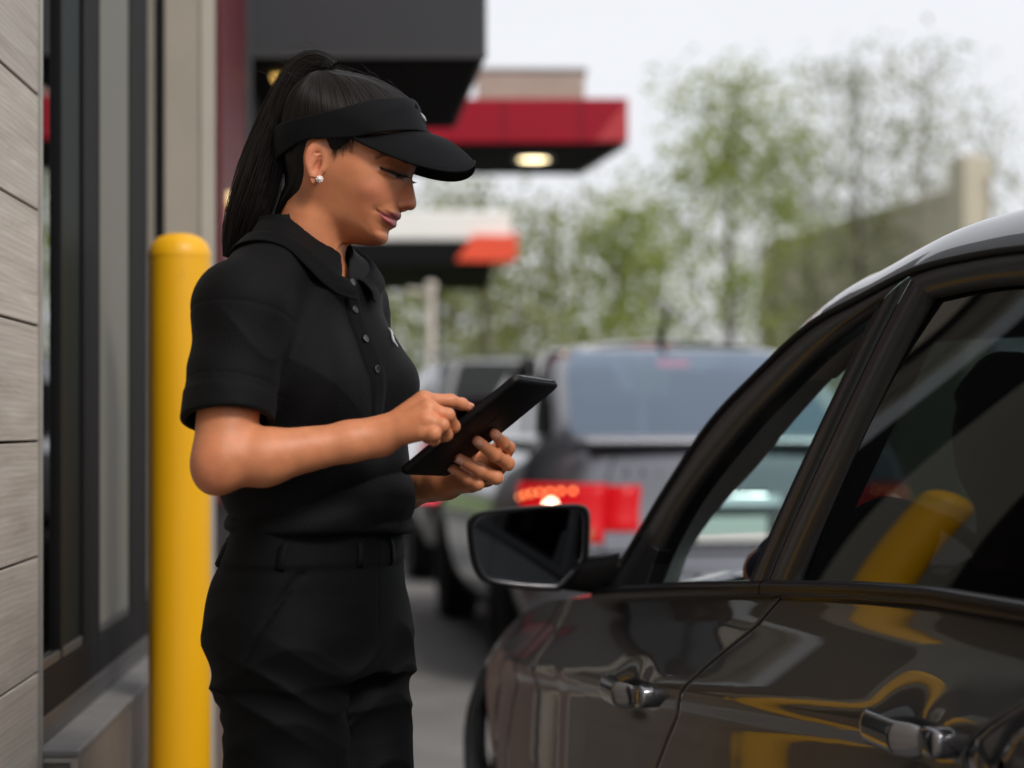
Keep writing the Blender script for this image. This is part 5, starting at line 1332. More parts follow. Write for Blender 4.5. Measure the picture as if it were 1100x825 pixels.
def sleeve(p, S, E):
    ax = (E - S) / np.linalg.norm(E - S); t = (p - S) @ ax
    d = caps(p, S, S + ax * .20, .059, .0560)
    z = p[:, 2]; x = p[:, 0]
    d = d - .0026 * rg(54 * (z + .8 * x) + 3 * np.sin(14 * x + 20 * p[:, 1])) * np.clip((.10 - t) / .03, .15, 1) * np.clip(t / .05, 0, 1)
    d = d - .0022 * (1 / (1 + np.exp(-(t - .117) / .0016)))            # ribbed cuff, a little thicker
    d = d + .0016 * np.exp(-((t - .012) / .0022) ** 2) + .0011 * np.exp(-((t - .105) / .0016) ** 2)   # armhole seam, cuff stitch
    nrm = ax + np.array([.10, 0, .12]); nrm /= np.linalg.norm(nrm)
    d = smax(d, (p - S) @ nrm - .150, .004)
    inn = caps(p, S + ax * .10, S + ax * .26, .0495, .0495)
    return d, smax(inn, -(t - .125), .004)
def shirt_sdf(p):
    d = shirt_raw(p) + folds(p)
    hemz = zpy(570) + (p[:, 0] - U(340, 0, ZW)[0]) * -.045 + .004 * np.sin(16 * p[:, 0] + 9 * p[:, 1])
    d = smax(d, hemz - p[:, 2], .010)
    s1, i1 = sleeve(p, SH_N, EL_N); s2, i2 = sleeve(p, SH_F, EL_F)
    d = smin(d, s1, .022); d = smin(d, s2, .022)
    d = smax(d, -i1, .003); d = smax(d, -i2, .003)
    hole = caps(p, W_(340, 225, 0), W_(333, 286, -.004), .060, .050)
    vee = caps(p, W_(352, 280, -.022), W_(367, 300, -.050), .030, .010)
    return smax(d, -smin(hole, vee, .01), .004)
# -- arms and hands
TAB_C = W_(516, 459, -.075)                         # tablet centre; long edge, short edge and screen normal
tl = np.array([123, -52, 100.]); ts = np.array([45, 98, -4.]); tl /= np.linalg.norm(tl); ts -= tl * (ts @ tl); ts /= np.linalg.norm(ts)
tn = np.cross(tl, ts); TLN, TSN, TTH = .204, .134, .0105
TMAT = np.stack([tl, ts, tn], 1)
def TP(a, b, c=0.0): return TAB_C + tl * a + ts * b + tn * c
def tab_loc(P): q = (np.asarray(P) - TAB_C); return q @ tl, q @ ts, q @ tn
def px_on_tab(px, py, c):
    """point of the plane c metres off the tablet's middle plane seen at a photo pixel"""
    d = np.array([(px - CX) / F, 1, (HZ - py) / F]); o = np.array([0, 0, EYE])
    t = ((TAB_C + tn * c - o) @ tn) / (d @ tn); return o + d * t
# right hand: index on the screen edge, the others curled
k_i = W_(455, 430, -.165); k_m = W_(460, 440, -.182); k_r = W_(458, 452, -.192); k_p = W_(452, 464, -.192)
tip_i = px_on_tab(503, 437, TTH / 2 + .007)
HAND_N = [
    (WR_N, k_i, .0185, .0125), (WR_N, k_m, .0185, .0130), (WR_N, k_r, .018, .0122), (WR_N, k_p, .0175, .0115),
]
FING_N = [
    [(k_i, .0100), (W_(484, 430.5, -.150), .0080), (W_(496, 434, -.138), .0072), (tip_i, .0060)],
    [(k_m, .0108), (W_(481, 446, -.178), .0083), (W_(487, 458, -.160), .0080), (W_(482, 464, -.145), .0072)],
    [(k_r, .0104), (W_(475, 457, -.194), .0083), (W_(479, 467, -.175), .0079), (W_(472, 470, -.160), .0072)],
    [(k_p, .0096), (W_(466, 466, -.200), .0083), (W_(466, 472, -.185), .0074), (W_(459, 471, -.172), .0068)],
    [(WR_N + (k_i - WR_N) * .35 + np.array([0, .02, -.006]), .0135), (W_(452, 458, -.130), .0105), (W_(468, 452, -.122), .0088), (W_(478, 449, -.118), .0074)],
]
# left hand: holds the far long edge, four fingers round on to the back of the case
bk = -(TTH / 2 + .0075)
lt = [px_on_tab(531, 466, bk), px_on_tab(513, 474, bk), px_on_tab(494, 493, bk), px_on_tab(487, 504, bk)]
pipF = [W_(546, 481, -.022), W_(545, 498, -.026), W_(533, 513, -.030), W_(513, 520, -.034)]
mcpF = [W_(540, 484, .030), W_(534, 500, .032), W_(522, 512, .030), W_(506, 518, .022)]
FING_F = []; KN_F = mcpF
for tp, pp_, mp_, r in zip(lt, pipF, mcpF, (.0084, .0088, .0086, .0077)):
    dip = tp * .46 + pp_ * .54 - tn * .0030
    FING_F.append([(tp, r * .82), (dip, r * .98), (pp_, r * 1.03), (mp_, r * 1.18)])
palm_c = W_(500, 512, .040)
HAND_F = [(WR_F, k, .018, .0125) for k in KN_F] + [(palm_c, k, .017, .0130) for k in KN_F] + [(WR_F, palm_c, .021, .019)]
FING_F.append([(palm_c, .015), (px_on_tab(505, 480, TTH / 2 + .011), .0110), (px_on_tab(515, 468, TTH / 2 + .009), .0095), (px_on_tab(524, 458, TTH / 2 + .008), .0078)])
def hand_sdf(p, palm, fing, k=.012):
    d = None
    for a, b, ra, rb in palm:
        e = caps(p, a, b, ra, rb); d = e if d is None else smin(d, e, k * .62)
    for ch in fing:
        fd = None
        for (a, ra), (b, rb) in zip(ch[:-1], ch[1:]):
            e = caps(p, a, b, ra, rb); fd = e if fd is None else smin(fd, e, .0035)
        kn = np.linalg.norm(p - ch[0][0], axis=1) - ch[0][1] * .6
        d = smin(d, fd, .0045)
        for (c, rc) in ch[1:-1]:
            d = smin(d, np.linalg.norm(p - c, axis=1) - rc * 1.01, .003)
    return d
def bb(p, pts, m):
    pts = np.array(pts); return np.all((p > pts.min(0) - m) & (p < pts.max(0) + m), axis=1)
HN_PTS = [WR_N] + [c for ch in FING_N for c, _ in ch]; HF_PTS = [WR_F] + [c for ch in FING_F for c, _ in ch]
def arm_sdf(p, S, E, Wr, flip):
    up = caps(p, S + (E - S) * .25, E, .0440, .0365)
    fa = E + (Wr - E) * .26 + np.array([0, 0, -.005])
    lo = smin(caps(p, E, fa, .0360, .0345), caps(p, fa, Wr, .0340, .0200), .016)
    wr = caps(p, E + (Wr - E) * .82, Wr, .0215, .0195)
    d = smin(up, smin(lo, wr, .02), .012)
    olec = E + (E - S) / np.linalg.norm(E - S) * .022 + np.array([-.008, 0, 0])
    return smin(d, np.linalg.norm(p - olec, axis=1) - .020, .024)
def arms_body(p):
    d = np.full(len(p), .2)
    for S, E, Wr, palm, fing, pts in ((SH_N, EL_N, WR_N, HAND_N, FING_N, HN_PTS), (SH_F, EL_F, WR_F, HAND_F, FING_F, HF_PTS)):
        m = bb(p, [S, E, Wr], .16)
        if m.any(): d[m] = np.minimum(d[m], arm_sdf(p[m], S, E, Wr, 1))
        m = bb(p, pts, .06)
        if m.any(): d[m] = smin(d[m], hand_sdf(p[m], palm, fing), .012)
    return d
BASEP = np.array([U(340, 0, ZW)[0], ZW, 0.0])
Vh, Qh = surfnet(lambda p: smin(head_sdf(p), neck_sdf(p), .012), [HC[0] - .14, ZW - .145, zpy(345)], [HC[0] + .115, ZW + .145, zpy(72)], .00125)
lo = np.minimum(np.min(HN_PTS, 0), np.min(HF_PTS, 0)) - .07; hi = np.maximum(np.max(HN_PTS, 0), np.max(HF_PTS, 0)) + .05
lo = np.minimum(lo, EL_N - .07); hi = np.maximum(hi, SH_F + .06); hi[1] = max(hi[1], EL_F[1] + .06); hi[2] = SH_N[2] + .05
lo[0] = min(lo[0], SH_N[0] - .07)
Va, Qa = surfnet(arms_body, lo, hi, .0016, lip=1.7)
def torso_core(p):
    py, f, r, a, b = torso_q(p)
    q = np.sqrt((f / (a * .76)) ** 2 + (r / (b * .76)) ** 2); d = (q - 1) * a * .8; d = np.maximum(d, (py - 640) / PXM)
    d = smin(d, caps(p, W_(318, 296, -.03), SH_N, .026, .042), .03); d = smin(d, caps(p, W_(334, 296, .03), SH_F, .026, .042), .03)
    for sg in (1, -1):
        hip = np.array([U(343, 0, ZW)[0], ZW, zpy(655)]) + RT * sg * .078; kn = hip * 1.0; kn[2] = .50; an = kn.copy(); an[2] = .09
        d = smin(d, caps(p, hip, kn, .055, .040), .03); d = smin(d, caps(p, kn, an, .042, .034), .02)
    return np.maximum(d, p[:, 2] - zpy(318))
Vt, Qt = surfnet(torso_core, [BASEP[0] - .3, ZW - .3, .05], [BASEP[0] + .3, ZW + .3, zpy(300)], .007)
VB = np.vstack([Vh, Va, Vt]); QB = np.vstack([Qh, Qa + len(Vh), Qt + len(Vh) + len(Va)])
person = mk('person', VB, QB, m_skin, base=BASEP)
tag(person, 'woman in black polo, trousers and visor tapping on a tablet', 'person')
# skin tint: lips, brows, lash line, ear and cheek redness, nails, knuckles
col = np.tile(np.array([0.56, 0.213, 0.098]), (len(VB), 1))
x, zz, y = head_local(VB); hm = np.arange(len(VB)) < len(Vh)
def paint(w, c):
    w = np.clip(w, 0, 1)[:, None]; col[:] = col * (1 - w) + np.array(c) * w
paint(hm * .60 * np.exp(-((x - 408) / 17) ** 2 - ((y - 212) / 13) ** 2), (.56, .19, .115))
paint(hm * .5 * np.exp(-((x - 440) / 7) ** 2 - ((y - 219) / 7) ** 2), (.52, .20, .13))
paint(hm * .6 * np.exp(-((x - 347) / 14) ** 2 - ((y - 180) / 22) ** 2), (.60, .21, .12))
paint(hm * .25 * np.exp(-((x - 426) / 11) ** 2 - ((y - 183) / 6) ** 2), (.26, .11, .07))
paint(hm * np.clip(lips_u(x, y) / 1.0 + .4, 0, 1), (.33, .075, .085)); paint(hm * np.clip(lips_l(x, y) / 1.0 + .4, 0, 1), (.43, .11, .12))
paint(hm * .7 * np.exp(-(segd(x, y, MOUTH) / .85) ** 2), (.12, .03, .03))
paint(hm * .86 * np.exp(-(segd(x, y, BROW) / 2.1) ** 4), (.035, .02, .015))
eye_r = Ras([(421, 189), (428, 190.5), (438, 191.5), (440.5, 193.8), (437, 196.0), (430, 195.7), (424, 193.0)], pad=12)
paint(hm * np.clip(eye_r(x, y) / .8 + .3, 0, 1) * .95, (.34, .29, .27))
paint(hm * (np.clip(eye_r(x, y) / .8 + .3, 0, 1)) * np.clip(2.6 - np.abs(x - 434.0) / 1.6, 0, 1), (.022, .013, .009))
paint(hm * 1.0 * np.exp(-(segd(x, y, LASH) / np.interp(x, [415, 421, 430, 440], [.9, 1.8, 2.5, 2.1])) ** 4), (.008, .006, .006))
paint(hm * .5 * np.exp(-(segd(x, y, [(421, 194.0), (428, 196.6), (437, 196.8)]) / .9) ** 2), (.05, .025, .018))
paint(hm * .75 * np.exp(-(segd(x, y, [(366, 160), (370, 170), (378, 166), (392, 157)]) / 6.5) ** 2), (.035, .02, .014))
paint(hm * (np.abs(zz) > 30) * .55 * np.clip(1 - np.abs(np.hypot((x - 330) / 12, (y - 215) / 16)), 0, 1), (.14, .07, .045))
nz = lambda k, s: .5 + .5 * np.sin(VB @ np.array(k) + 2.0 * np.sin(VB @ np.array(s)))
paint(.16 * nz((70, 40, 95), (55, 90, -40)) * nz((-120, 60, 50), (40, 30, 80)), (.60, .17, .085)); paint(.14 * nz((160, -90, 120), (90, 110, 60)), (.40, .16, .085))
ol_ = EL_N + (EL_N - SH_N) / np.linalg.norm(EL_N - SH_N) * .03 + np.array([-.02, -.02, 0])
paint(.40 * np.exp(-(np.linalg.norm(VB - ol_, axis=1) / .030) ** 2), (.40, .125, .07))
for t_ in (.35, .55, .75): paint(.10 * np.exp(-(np.linalg.norm(VB - (EL_N * (1 - t_) + WR_N * t_) - np.array([0, -.02, .03]), axis=1) / .03) ** 2), (.63, .27, .14))
for ch in FING_N + FING_F:
    for (c, rc) in ch[1:-1]:
        paint(.25 * np.exp(-(np.linalg.norm(VB - c, axis=1) / .009) ** 2), (.45, .15, .09))
    paint(.35 * np.exp(-(np.linalg.norm(VB - ch[-1][0], axis=1) / .010) ** 2), (.56, .24, .17))
for ch in FING_F:
    paint(.35 * np.exp(-(np.linalg.norm(VB - ch[0][0], axis=1) / .010) ** 2), (.56, .24, .17))
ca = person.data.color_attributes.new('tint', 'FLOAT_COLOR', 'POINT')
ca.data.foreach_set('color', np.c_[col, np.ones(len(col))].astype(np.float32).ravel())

# fingernails
def nail(tip, dirv, up, r):
    dirv = dirv / np.linalg.norm(dirv); up = up - dirv * (up @ dirv); up /= np.linalg.norm(up); sd = np.cross(dirv, up)
    P = [[tip + dirv * (u * r * 1.0 + r * .15) + sd * r * .72 * v + up * r * (1.03 - .38 * v * v - .16 * max(u, 0) ** 2) for v in np.linspace(-1, 1, 7)] for u in np.linspace(-.9, .75, 6)]
    return P
nm = MB()
for ch, upv in [(FING_N[0], np.array([.3, -.3, 1.])), (FING_N[1], np.array([1., -.5, .4])), (FING_N[4], np.array([0, -1., .6]))]:
    nm.grid(nail(ch[-1][0], ch[-1][0] - ch[-2][0], upv, ch[-1][1]))
for ch in FING_F[:4]:
    nm.grid(nail(ch[0][0], ch[0][0] - ch[1][0], -tn, ch[0][1]))
m_nail = mat('fingernail', (.56, .27, .19), rough=.5, spec=.3)
nm.build('fingernails', m_nail, person, solid=.0006, offset=0)

# -- shirt
Vs, Qs = surfnet(shirt_sdf, [SH_N[0] - .09, ZW - .30, zpy(592)], [U(460, 0, ZW)[0], ZW + .28, zpy(238)], .0028, lip=1.8)
shirt = mk('polo_shirt', Vs, Qs, m_shirt, person)
# collar: a folded band round the neck, open at the front
def collar_pts(phi, t):
    """phi 0 at the front, +-pi at the back (positive on the near side); t 0..1 from the stand over the fold to the outer edge"""
    c, s = math.cos(phi), math.sin(phi); back = (1 - c) / 2
    ctr = W_(331, 276, 0)
    rf, rs = .062, .060
    base = ctr + FW * rf * c + RT * rs * s + np.array([0, 0, .036 * (back - .5) * 2.0 - .004])
    outd = FW * c * .9 + RT * s
    outd = outd / np.linalg.norm(outd)
    w = np.interp(abs(phi), [0, .25, .7, 1.6, 2.4, math.pi], [.052, .050, .046, .050, .048, .046])
    if t < .3:
        u = t / .3; return base + np.array([0, 0, -.022 + .034 * u]) - outd * (.006 - .006 * u)
    u = (t - .3) / .7
    slope = np.interp(abs(phi), [0, .5, 1.2, 2.2, math.pi], [1.05, .95, .70, .80, .95])
    dvec = outd + np.array([0, 0, -slope]); dvec /= np.linalg.norm(dvec)
    arch = .010 * math.sin(math.pi * min(u * 1.1, 1))
    return base + np.array([0, 0, .012]) + outd * arch + dvec * w * u
Pc = []
for phi in np.linspace(.20, 2 * math.pi - .20, 90):
    ph = phi if phi <= math.pi else phi - 2 * math.pi
    row = []
    for t in np.linspace(0, 1, 16):
        # the points of the collar swing back at the front opening
        ed = np.clip((abs(ph) - .20) / .30, 0, 1); sh = (1 - ed) * .16 * max(0, (t - .3) / .7)
        row.append(collar_pts(math.copysign(max(.2, abs(ph) - sh + .0), ph), t))
    Pc.append(row)
Pc = np.array(Pc); flat = Pc.reshape(-1, 3)
for _ in range(3):                                   # lay the leaf on the shirt
    dd = shirt_raw(flat); e = 1e-3
    G = np.stack([shirt_raw(flat + e * np.eye(3)[i]) - dd for i in range(3)], 1) / e; G /= np.linalg.norm(G, axis=1)[:, None] + 1e-9
    tt = np.tile(np.linspace(0, 1, 16), 90)
    push = np.where(tt > .45, np.clip(.005 - dd, 0, .04), 0); flat = flat + G * push[:, None]
mk('collar', flat, MB().grid(flat.reshape(90, 16, 3)).F, m_collar, person, solid=.0032, offset=0, subsurf=1)
# placket strip, buttons, chest mark
def on_shirt(side, py, off=0.0):
    """point of the shirt front at a height and a sideways distance from its middle line"""
    cx = np.interp(py, TOR[:, 0], TOR[:, 1]); o = np.array([(cx - CX) / F * ZW, ZW, zpy(py)]) + RT * side
    t = np.linspace(.02, .26, 240); pp = o + t[:, None] * FW; d = shirt_sdf(pp)
    i = np.where(d < 0)[0]; k = i[-1] if len(i) else 0
    return pp[k] + FW * (off + .001)
rows = []
for py in np.linspace(303, 450, 46):
    rows.append([on_shirt(s, py, o) for s, o in ((-.018, -.003), (-.016, .0010), (-.006, .0013), (.006, .0013), (.016, .0010), (.018, -.003))])
rows = np.array(rows); 
for j in range(rows.shape[1]):
    for k in range(3): rows[:, j, k] = np.convolve(np.pad(rows[:, j, k], 3, mode='edge'), np.ones(7) / 7, 'valid')
mk('placket', rows.reshape(-1, 3), MB().grid(rows).F, m_collar, person)
for py in (306, 335, 366, 398):
    c = on_shirt(.0, py, .0016); n = FW + np.array([0, 0, .35 if py < 380 else 0]); n /= np.linalg.norm(n)
    b = MB().lathe([(0, .0), (.0052, .0), (.0058, .0012), (.0052, .0026), (.0040, .0022), (.0, .0020)], c, n, 20)
    for k in range(4):
        pass
    b.build('button', m_button, person)
g = MB(); p0 = [on_shirt(-.062 - .004 * math.sin(k), py, .0022) for k, py in enumerate(np.linspace(352, 372, 8))]
g.tube(p0, [.0008, .0016, .0020, .0016, .0021, .0018, .0014, .0007], 6); g.build('chest_logo', m_logo, person)

# -- trousers
def pants_sdf(p):
    z = p[:, 2]; py = HZ - (z - EYE) * PXM
    X0 = U(1, 0, ZW)[0]
    cx = np.interp(py, [540, 575, 620, 680, 740], [344, 341, 338, 337, 338]); a = np.interp(py, [540, 575, 620, 680], [.092, .096, .103, .106]); b = np.interp(py, [540, 575, 620, 680], [.134, .143, .155, .160])
    dx = p[:, 0] - (cx - CX) / F * ZW; dyy = p[:, 1] - ZW
    f = dx * FW[0] + dyy * FW[1]; r = dx * RT[0] + dyy * RT[1]
    q = np.sqrt((f / a) ** 2 + (r / b) ** 2); hip = (q - 1) * .11
    hip = np.maximum(hip, py / PXM - 722 / PXM); hip = np.maximum(hip, (545 - py) / PXM)
    d = hip
    lf = []
    for sg in (1, -1):
        c = lambda px, z_, s_: np.array([(px - CX) / F * ZW, ZW, z_]) + RT * s_ * sg
        hp = c(338, zpy(690), .078); th = c(346, zpy(830), .076); kn = c(350, .50, .074); an = c(343, .07, .072)
        e = smin(caps(p, hp, th, .091, .079), caps(p, th, kn, .079, .062), .02); e = smin(e, caps(p, kn, an, .063, .058), .03)
        lf.append(e)
        d = smin(d, ellip(np.stack([f + .042, r - sg * .072, z - zpy(664)], 1), (.064, .072, .085)), .035)
    d = smin(smin(d, lf[0], .024), lf[1], .024)
    fo = -.0034 * np.exp(-((py - 735) / 45) ** 2) * rg(120 * z + 45 * f + 3 * np.sin(22 * r)) - .0022 * rg(70 * (z - .5 * f) + 2 * np.sin(30 * r)) * np.clip((py - 620) / 80, 0, 1)
    fo = fo + .0022 * np.exp(-((py - 775) / 45) ** 2) * np.clip(-f / .07, 0, 1) * np.sin(170 * z + 9 * r + 2 * np.sin(40 * z))
    d = d + fo
    d = d - .0022 * (1 / (1 + np.exp((py - 603) / 1.0)))               # waistband
    d = d + .0022 * np.exp(-((r + .0) / .0022) ** 2) * (f > 0) * np.clip((690 - py) / 20, 0, 1)      # fly seam
    ps = np.abs((f - .045) + (py - 640) * .00055); d = d + .0026 * np.exp(-(ps / .0042) ** 2) * (r > .05) * np.clip((py - 606) / 4, 0, 1) * np.clip((710 - py) / 10, 0, 1)
    return np.maximum(np.maximum(d, .025 - z), (550 - py) / PXM)
Vp, Qp = surfnet(pants_sdf, [BASEP[0] - .32, ZW - .30, .0], [BASEP[0] + .30, ZW + .30, zpy(540)], .004, lip=1.7)
trousers = mk('trousers', Vp, Qp, m_pants, person)
def on_pants(ang, py, off=0.0):
    cx = np.interp(py, [540, 575, 620, 680, 740], [344, 340, 335, 334, 336]); o = np.array([(cx - CX) / F * ZW, ZW, zpy(py)])
    dr = FW * math.cos(ang) + RT * math.sin(ang); t = np.linspace(.03, .26, 300); d = pants_sdf(o + t[:, None] * dr)
    k = np.where(d < 0)[0][-1]; return o + dr * (t[k] + off), dr
for ang in (.35, 1.25, 2.1, -.35):
    pts = [on_pants(ang, py, .0035 if 578 < py < 603 else .0005)[0] for py in (574, 578, 584, 594, 602, 606)]
    dr = on_pants(ang, 590)[1]; tv = np.cross([0, 0, 1.0], dr)
    MB().grid([[p - tv * .006, p, p + tv * .006] for p in pts]).build('belt_loop', m_pants, trousers, solid=.0018)
# shoes
for sg in (1, -1):
    an = np.array([(345 - CX) / F * ZW, ZW, 0]) + RT * .072 * sg
    def shoe(p, an=an):
        q = p - an; f = q @ FW; r = q @ RT; z = q[:, 2]
        d = caps(np.stack([f, r, z], 1), (-.055, 0, .045), (.13, 0, .032), .045, .034)
        d = smin(d, caps(np.stack([f, r, z], 1), (-.03, 0, .05), (-.02, 0, .10), .042, .040), .03)
        return np.maximum(d, .003 - z)
    v, q = surfnet(shoe, an + [-.2, -.2, -.01], an + [.2, .2, .16], .006); mk('shoe', v, q, m_sole, person)

# -- hair
R_hair = Ras([(447, 112), (427, 95.5), (402, 82.5), (372, 75.5), (345, 72), (324, 82), (308, 101), (300, 126), (299, 150), (302, 174), (303, 196), (296, 214),
              (287, 240), (303, 238), (316, 225), (325, 212), (332, 202), (336, 190), (337, 172), (344, 158), (356, 156), (361, 161), (364, 168), (370, 171),
              (379, 166), (393, 158), (420, 148), (449, 140), (452, 125)])
S_HW = Sm([-160, -110, -60, -30, 0, 30, 60, 130], [52, 54, 62, 64, 60, 54, 46, 42], .1)
S_VW = Sm([-160, -110, -60, -30, 0, 30, 130], [58, 60, 67, 69, 66, 60, 56], .1)
def hair_W(x, y): 
    # the head's breadth, carried out to the hair outline
    W, d = head_W(x, y); dh = R_hair(x, y)
    dd = np.maximum(d, 0) + 7
    v = (x - 430) * -0.4 + (y - 190) * 0.916
    Wm = S_HW(v); t = 1 - np.clip(np.minimum(np.maximum(R_capo(x, y), 0), 60) / 60, 0, 1)
    big = np.maximum(Wm * np.power(np.clip(1 - t ** 2.15, 0, 1), 1 / 2.15), np.where(d > 0, W + 3.0, 0)); base = np.where(d > 0, W, 0)
    return base - .4 + np.clip(dh / 11, 0, 1) * (big - base + .4)
R_capo = Ras([(450, 116), (447, 112), (427, 95.5), (402, 82.5), (372, 75.5), (345, 72), (324, 82), (308, 101), (300, 126), (299, 150), (301, 174), (304, 196), (298, 214),
              (292, 240), (300, 262), (340, 262), (400, 240), (440, 200), (456, 150), (454, 130)])
PONY = np.array([343., 71.])
def hair_sdf(p):
    x, z, y = head_local(p); d = R_hair(x, y); W = hair_W(x, y)
    ang = np.arctan2(y - PONY[1], x - PONY[0]); rr = np.hypot(x - PONY[0], y - PONY[1])
    W = W + .55 * np.sin(ang * 46 + .5 * np.sin(rr * .07)) * np.sin(ang * 21 + np.abs(z) * .12) 
    f = (np.abs(z) - W) * np.interp(np.maximum(R_capo(x, y), 0), [0, 4, 20], [.3, .5, .92])
    return smax(f, -d, 2.0) / PXM
Vr, Qr = surfnet(hair_sdf, [HC[0] - .125, ZW - .11, zpy(262)], [HC[0] + .115, ZW + .11, zpy(62)], .0016, lip=1.8)
hair = mk('hair', Vr, Qr, m_hair, person)
# combed strands over the crown to the tie
rs = np.random.RandomState(3); sm = MB()
for i in range(1000):
    sgn = -1 if rs.rand() < .7 else 1
    u = rs.rand(); hx = 449 - 150 * u + rs.randn() * 2; 
    hy = np.interp(hx, [299, 340, 400, 449], [150, 140, 124, 112]) + rs.rand() * 6
    path = []; lift = -.2 + .9 * rs.rand()
    for t in np.linspace(0, 1, 16):
        x_ = hx + (PONY[0] + 2 - hx) * t; y_ = hy + (PONY[1] + 6 - hy) * t
        bow = math.sin(math.pi * t); x_ += (hx - PONY[0]) * .10 * bow; y_ -= bow * 9 * (1 if hx > PONY[0] else .3)
        if R_hair(np.array([x_]), np.array([y_]))[0] < 1: 
            y_ += 3
        Wz = float(hair_W(np.array([x_]), np.array([y_]))[0]) + lift
        path.append(head_world(x_, sgn * Wz, y_))
    sm.tube(path, [.0003] + [.00058] * 14 + [.0004], 4, caps=False)
sm.build('hair_strands', m_strand, hair)
# ponytail: a core and several hundred locks
core = [(356, 73), (349, 68), (340, 65.5), (330, 68), (321, 76), (312, 90), (302, 114), (292, 144), (282, 176), (273, 206), (264, 234), (256, 258), (250, 278)]
wid = [7.5, 8.5, 9.5, 11, 12.5, 14, 16, 19, 22, 23, 22, 18, 12]
PN = 60; cr = crom(np.c_[core, wid], PN)
pc = MB(); ringp = []
for (a, b, w) in cr:
    ringp.append(head_world(a, 0, b))
ringp = np.array(ringp)
def pony_frame(i):
    t = ringp[min(i + 1, PN - 1)] - ringp[max(i - 1, 0)]; t /= np.linalg.norm(t); s = np.cross(t, [0, 1.0, 0]); s /= np.linalg.norm(s); return s, np.array([0, 1.0, 0])
rows = []
for i, (a, b, w) in enumerate(cr):
    s, dpt = pony_frame(i); w_ = w / PXM * .88
    rows.append([ringp[i] + s * w_ * math.cos(q) + dpt * w_ * .85 * math.sin(q) for q in np.linspace(0, 2 * math.pi, 20, endpoint=False)])
pc.grid(rows, cv=True); pony = pc.build('ponytail', m_hair, hair, smooth=True)
st = MB()
for k in range(1500):
    q = rs.rand() * 2 * math.pi; rr = .82 + .26 * rs.rand() + (.25 * rs.rand() if rs.rand() < .03 else 0); q2 = q + rs.randn() * .35; ln = int(np.clip(rs.normal(55, 7), 32, PN)); path = []
    fly = (rs.rand() < .05) * rs.randn() * .0022
    for i in (list(range(0, 16, 2)) + list(range(16, ln, 4)) + [ln - 1]):
        s, dpt = pony_frame(i); w_ = cr[i, 2] / PXM * rr; tt = i / (PN - 1); qq = q + (q2 - q) * tt
        path.append(ringp[i] + s * (w_ * math.cos(qq) + fly * tt) + dpt * w_ * .85 * math.sin(qq))
    n = len(path); st.tube(path, list(np.interp(np.arange(n), [0, n * .7, n - 1], [.0008, .0008, .0002])), 3, caps=False)
st.build('ponytail_strands', m_strand, pony)
tie = MB(); c0 = head_world(350, 0, 71); s0 = head_world(342, 0, 65) - c0; s0 /= np.linalg.norm(s0)
tie.lathe([(.0105, -.004), (.0125, -.003), (.0128, .003), (.0105, .004)], c0, s0, 18); tie.build('hair_tie', m_visor, hair)
# flyaway hairs and the short hairs on the nape
fl = MB()
for k in range(90):
    i0 = int(rs.rand() * 40); s_, d_ = pony_frame(i0); a = ringp[i0] + s_ * (cr[i0, 2] / PXM * .9) * (1 if rs.rand() < .5 else -1) + d_ * rs.randn() * .008; l = .02 + .05 * rs.rand()
    tg = ringp[min(i0 + 4, PN - 1)] - ringp[i0]; tg /= np.linalg.norm(tg); o_ = (a - ringp[i0]); o_ /= np.linalg.norm(o_)
    fl.tube([a, a + tg * l * .5 + o_ * l * (.10 + .1 * rs.rand()), a + tg * l + o_ * l * .22 * rs.rand()], [.0003, .0003, .0001], 3, caps=False)
for k in range(110):
    hx = 310 + rs.rand() * 135; hy = np.interp(hx, [310, 345, 372, 402, 427, 447], [98, 72, 75, 82, 95, 111])
    a = head_world(hx, rs.randn() * 18, hy + 2); l = .012 + .02 * rs.rand()
    d1 = np.array([-.8 + rs.randn() * .4, rs.randn() * .5, .25 + .35 * rs.rand()]); fl.tube([a, a + d1 * l * .5, a + d1 * l + [-.002, 0, -.003]], [.0003, .00028, .0001], 3, caps=False)
for k in range(0):
    hx = 303 + rs.rand() * 26; hy = 208 + rs.rand() * 22 + (326 - hx) * .5; Wz = float(head_W(np.array([hx]), np.array([hy]))[0][0])
    a = head_world(hx, -Wz - .5, hy); b = head_world(hx - 5 - rs.rand() * 5, -Wz * .97 - 1.2, hy - 7 - 5 * rs.rand()); fl.tube([a, (a + b) / 2 + [0, -.0005, 0], b], [.00006, .0002, .0002], 3, caps=False)
for k in range(60):
    hx = 368 + rs.rand() * 22; hy = 168 + rs.rand() * 10 - (hx - 368) * .35; Wz = float(head_W(np.array([hx]), np.array([hy]))[0][0])
    a = head_world(hx, -Wz - 1.5, hy - 12); b = head_world(hx - 1 + rs.randn(), -Wz - .6, hy + 1 + rs.rand() * 6); fl.tube([a, (a + b) / 2 + [0, -.0008, 0], b], [.0003, .0002, .00005], 3, caps=False)
fl.build('loose_hair', m_strand, hair)

